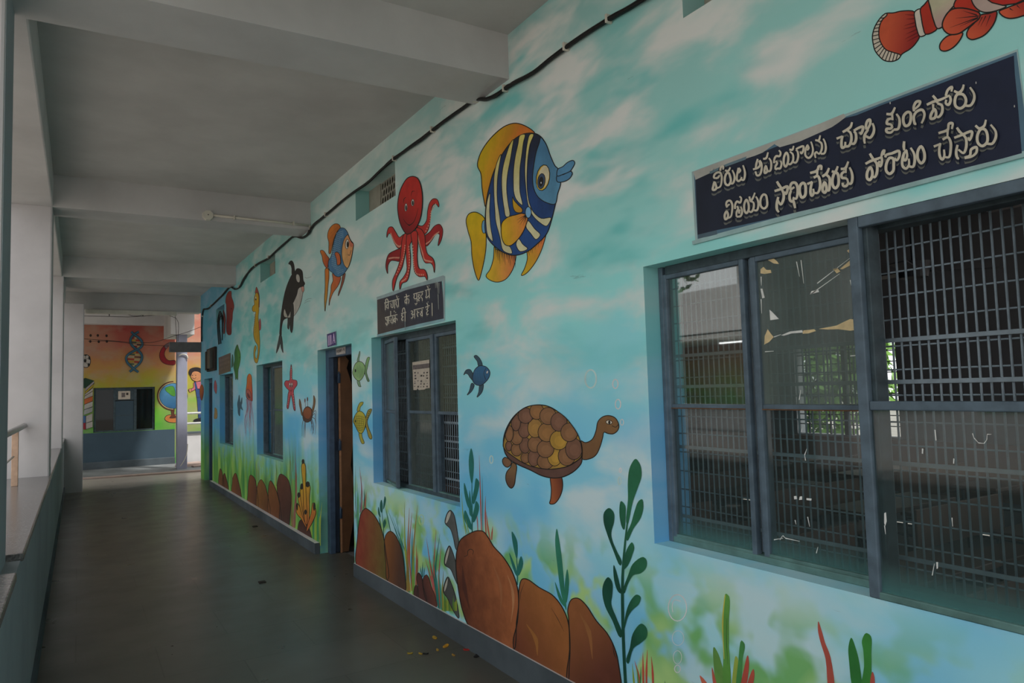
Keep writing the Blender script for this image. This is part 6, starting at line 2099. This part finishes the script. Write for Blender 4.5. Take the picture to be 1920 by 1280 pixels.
f.fill('dungarees', (44, 66, 112), '835,488 848,520 872,525 900,530 905,700 895,765 862,765 852,620 840,545', False, .8)
f.fill('shirt', (180, 100, 110), '828,492 850,482 872,484 905,490 908,540 852,538 800,560 788,545 824,530', out=.8)
f.fill('dungarees', (44, 66, 112), '832,490 842,486 856,540 900,545 900,600 850,600', False, .4)
f.fill('hand', (176, 120, 84), '792,542 806,536 812,556 798,562', out=.5)
f.fill('face', (178, 122, 82), '803,430 830,410 872,418 890,440 882,470 850,485 815,468', out=.7)
f.fill('hair', (34, 26, 26), '790,425 798,396 840,381 880,390 900,420 880,425 850,408 820,418 806,445', out=0)
for x in (818, 842):
    f.dot('face', BLACK, x, 440, 3, 4)
f.line('face', BLACK, '818,456 832,464 846,454', .6)
f.fill('shoe', (30, 30, 34), '824,768 846,755 905,752 905,776 830,778', out=0)
f.build()
GP = GP_SAVE

# ================================================================ petals and specks on the floor
PET = [((510, 1035), (150, 120, 40), 0.030, 'pale yellow'), ((570, 1080), (178, 128, 30), 0.032, 'bright yellow'), ((685, 1100), (150, 40, 36), 0.026, 'red'), ((745, 1120), (22, 22, 22), 0.034, 'black'), ((742, 1134), (24, 24, 24), 0.034, 'black lower'),
       ((460, 1122), (26, 26, 24), 0.020, 'small black'), ((375, 1120), (140, 120, 40), 0.020, 'faint yellow'), ((432, 1122), (146, 120, 40), 0.018, 'tiny yellow'), ((612, 1130), (140, 110, 50), 0.018, 'ochre'), ((525, 1102), (150, 120, 50), 0.018, 'straw yellow')]
rr = random.Random(4)
for (cx, cy), c, r_, nm in PET:
    p = Vector(on_plane(640 + cx / 2.909, 840 + cy / 2.909, 2, 0.0))
    b = MB()
    a0 = rr.random() * 6.28
    m = plain('petal_%s' % nm.replace(' ', '_'), c, .7, .15, 40, g=1.2)
    ring = []
    for i in range(10):
        a = 2 * math.pi * i / 10
        x, y = r_ * math.cos(a) * .9, r_ * .5 * math.sin(a)
        ring.append((p[0] + x * math.cos(a0) - y * math.sin(a0), p[1] + x * math.sin(a0) + y * math.cos(a0), 0.002 + 0.006 * abs(math.cos(a))))
    top = (p[0], p[1], 0.0045)
    for i in range(10):
        j = (i + 1) % 10
        b.quad([top, ring[i], ring[j]], m, True)
        lo_i, lo_j = (ring[i][0], ring[i][1], 0.0005), (ring[j][0], ring[j][1], 0.0005)
        b.quad([ring[i], lo_i, lo_j, ring[j]], m)
    b.quad([(q[0], q[1], 0.0005) for q in ring[::-1]], m)
    tag(b.build('fallen_petal'), nm + ' petal lying on the stone floor by the grey skirting of the biggest rock', 'petal', 'petals on the floor')
for i, (cx, cy) in enumerate(((565, 705), (630, 1205))):
    p = on_plane(360 + cx / 4.795, 840 + cy / 4.795, 2, 0.0)
    b = MB()
    b.box((p[0] - .03, p[1] - .03, 0), (p[0] + .03, p[1] + .03, .008), plain('dry_leaf', (40, 36, 28), .8, .3, 30), .004)
    tag(b.build('dry_leaf'), ('dark dry leaf on the corridor floor nearer to the far rocks', 'dark dry leaf on the corridor floor in front of the open door')[i], 'leaf')
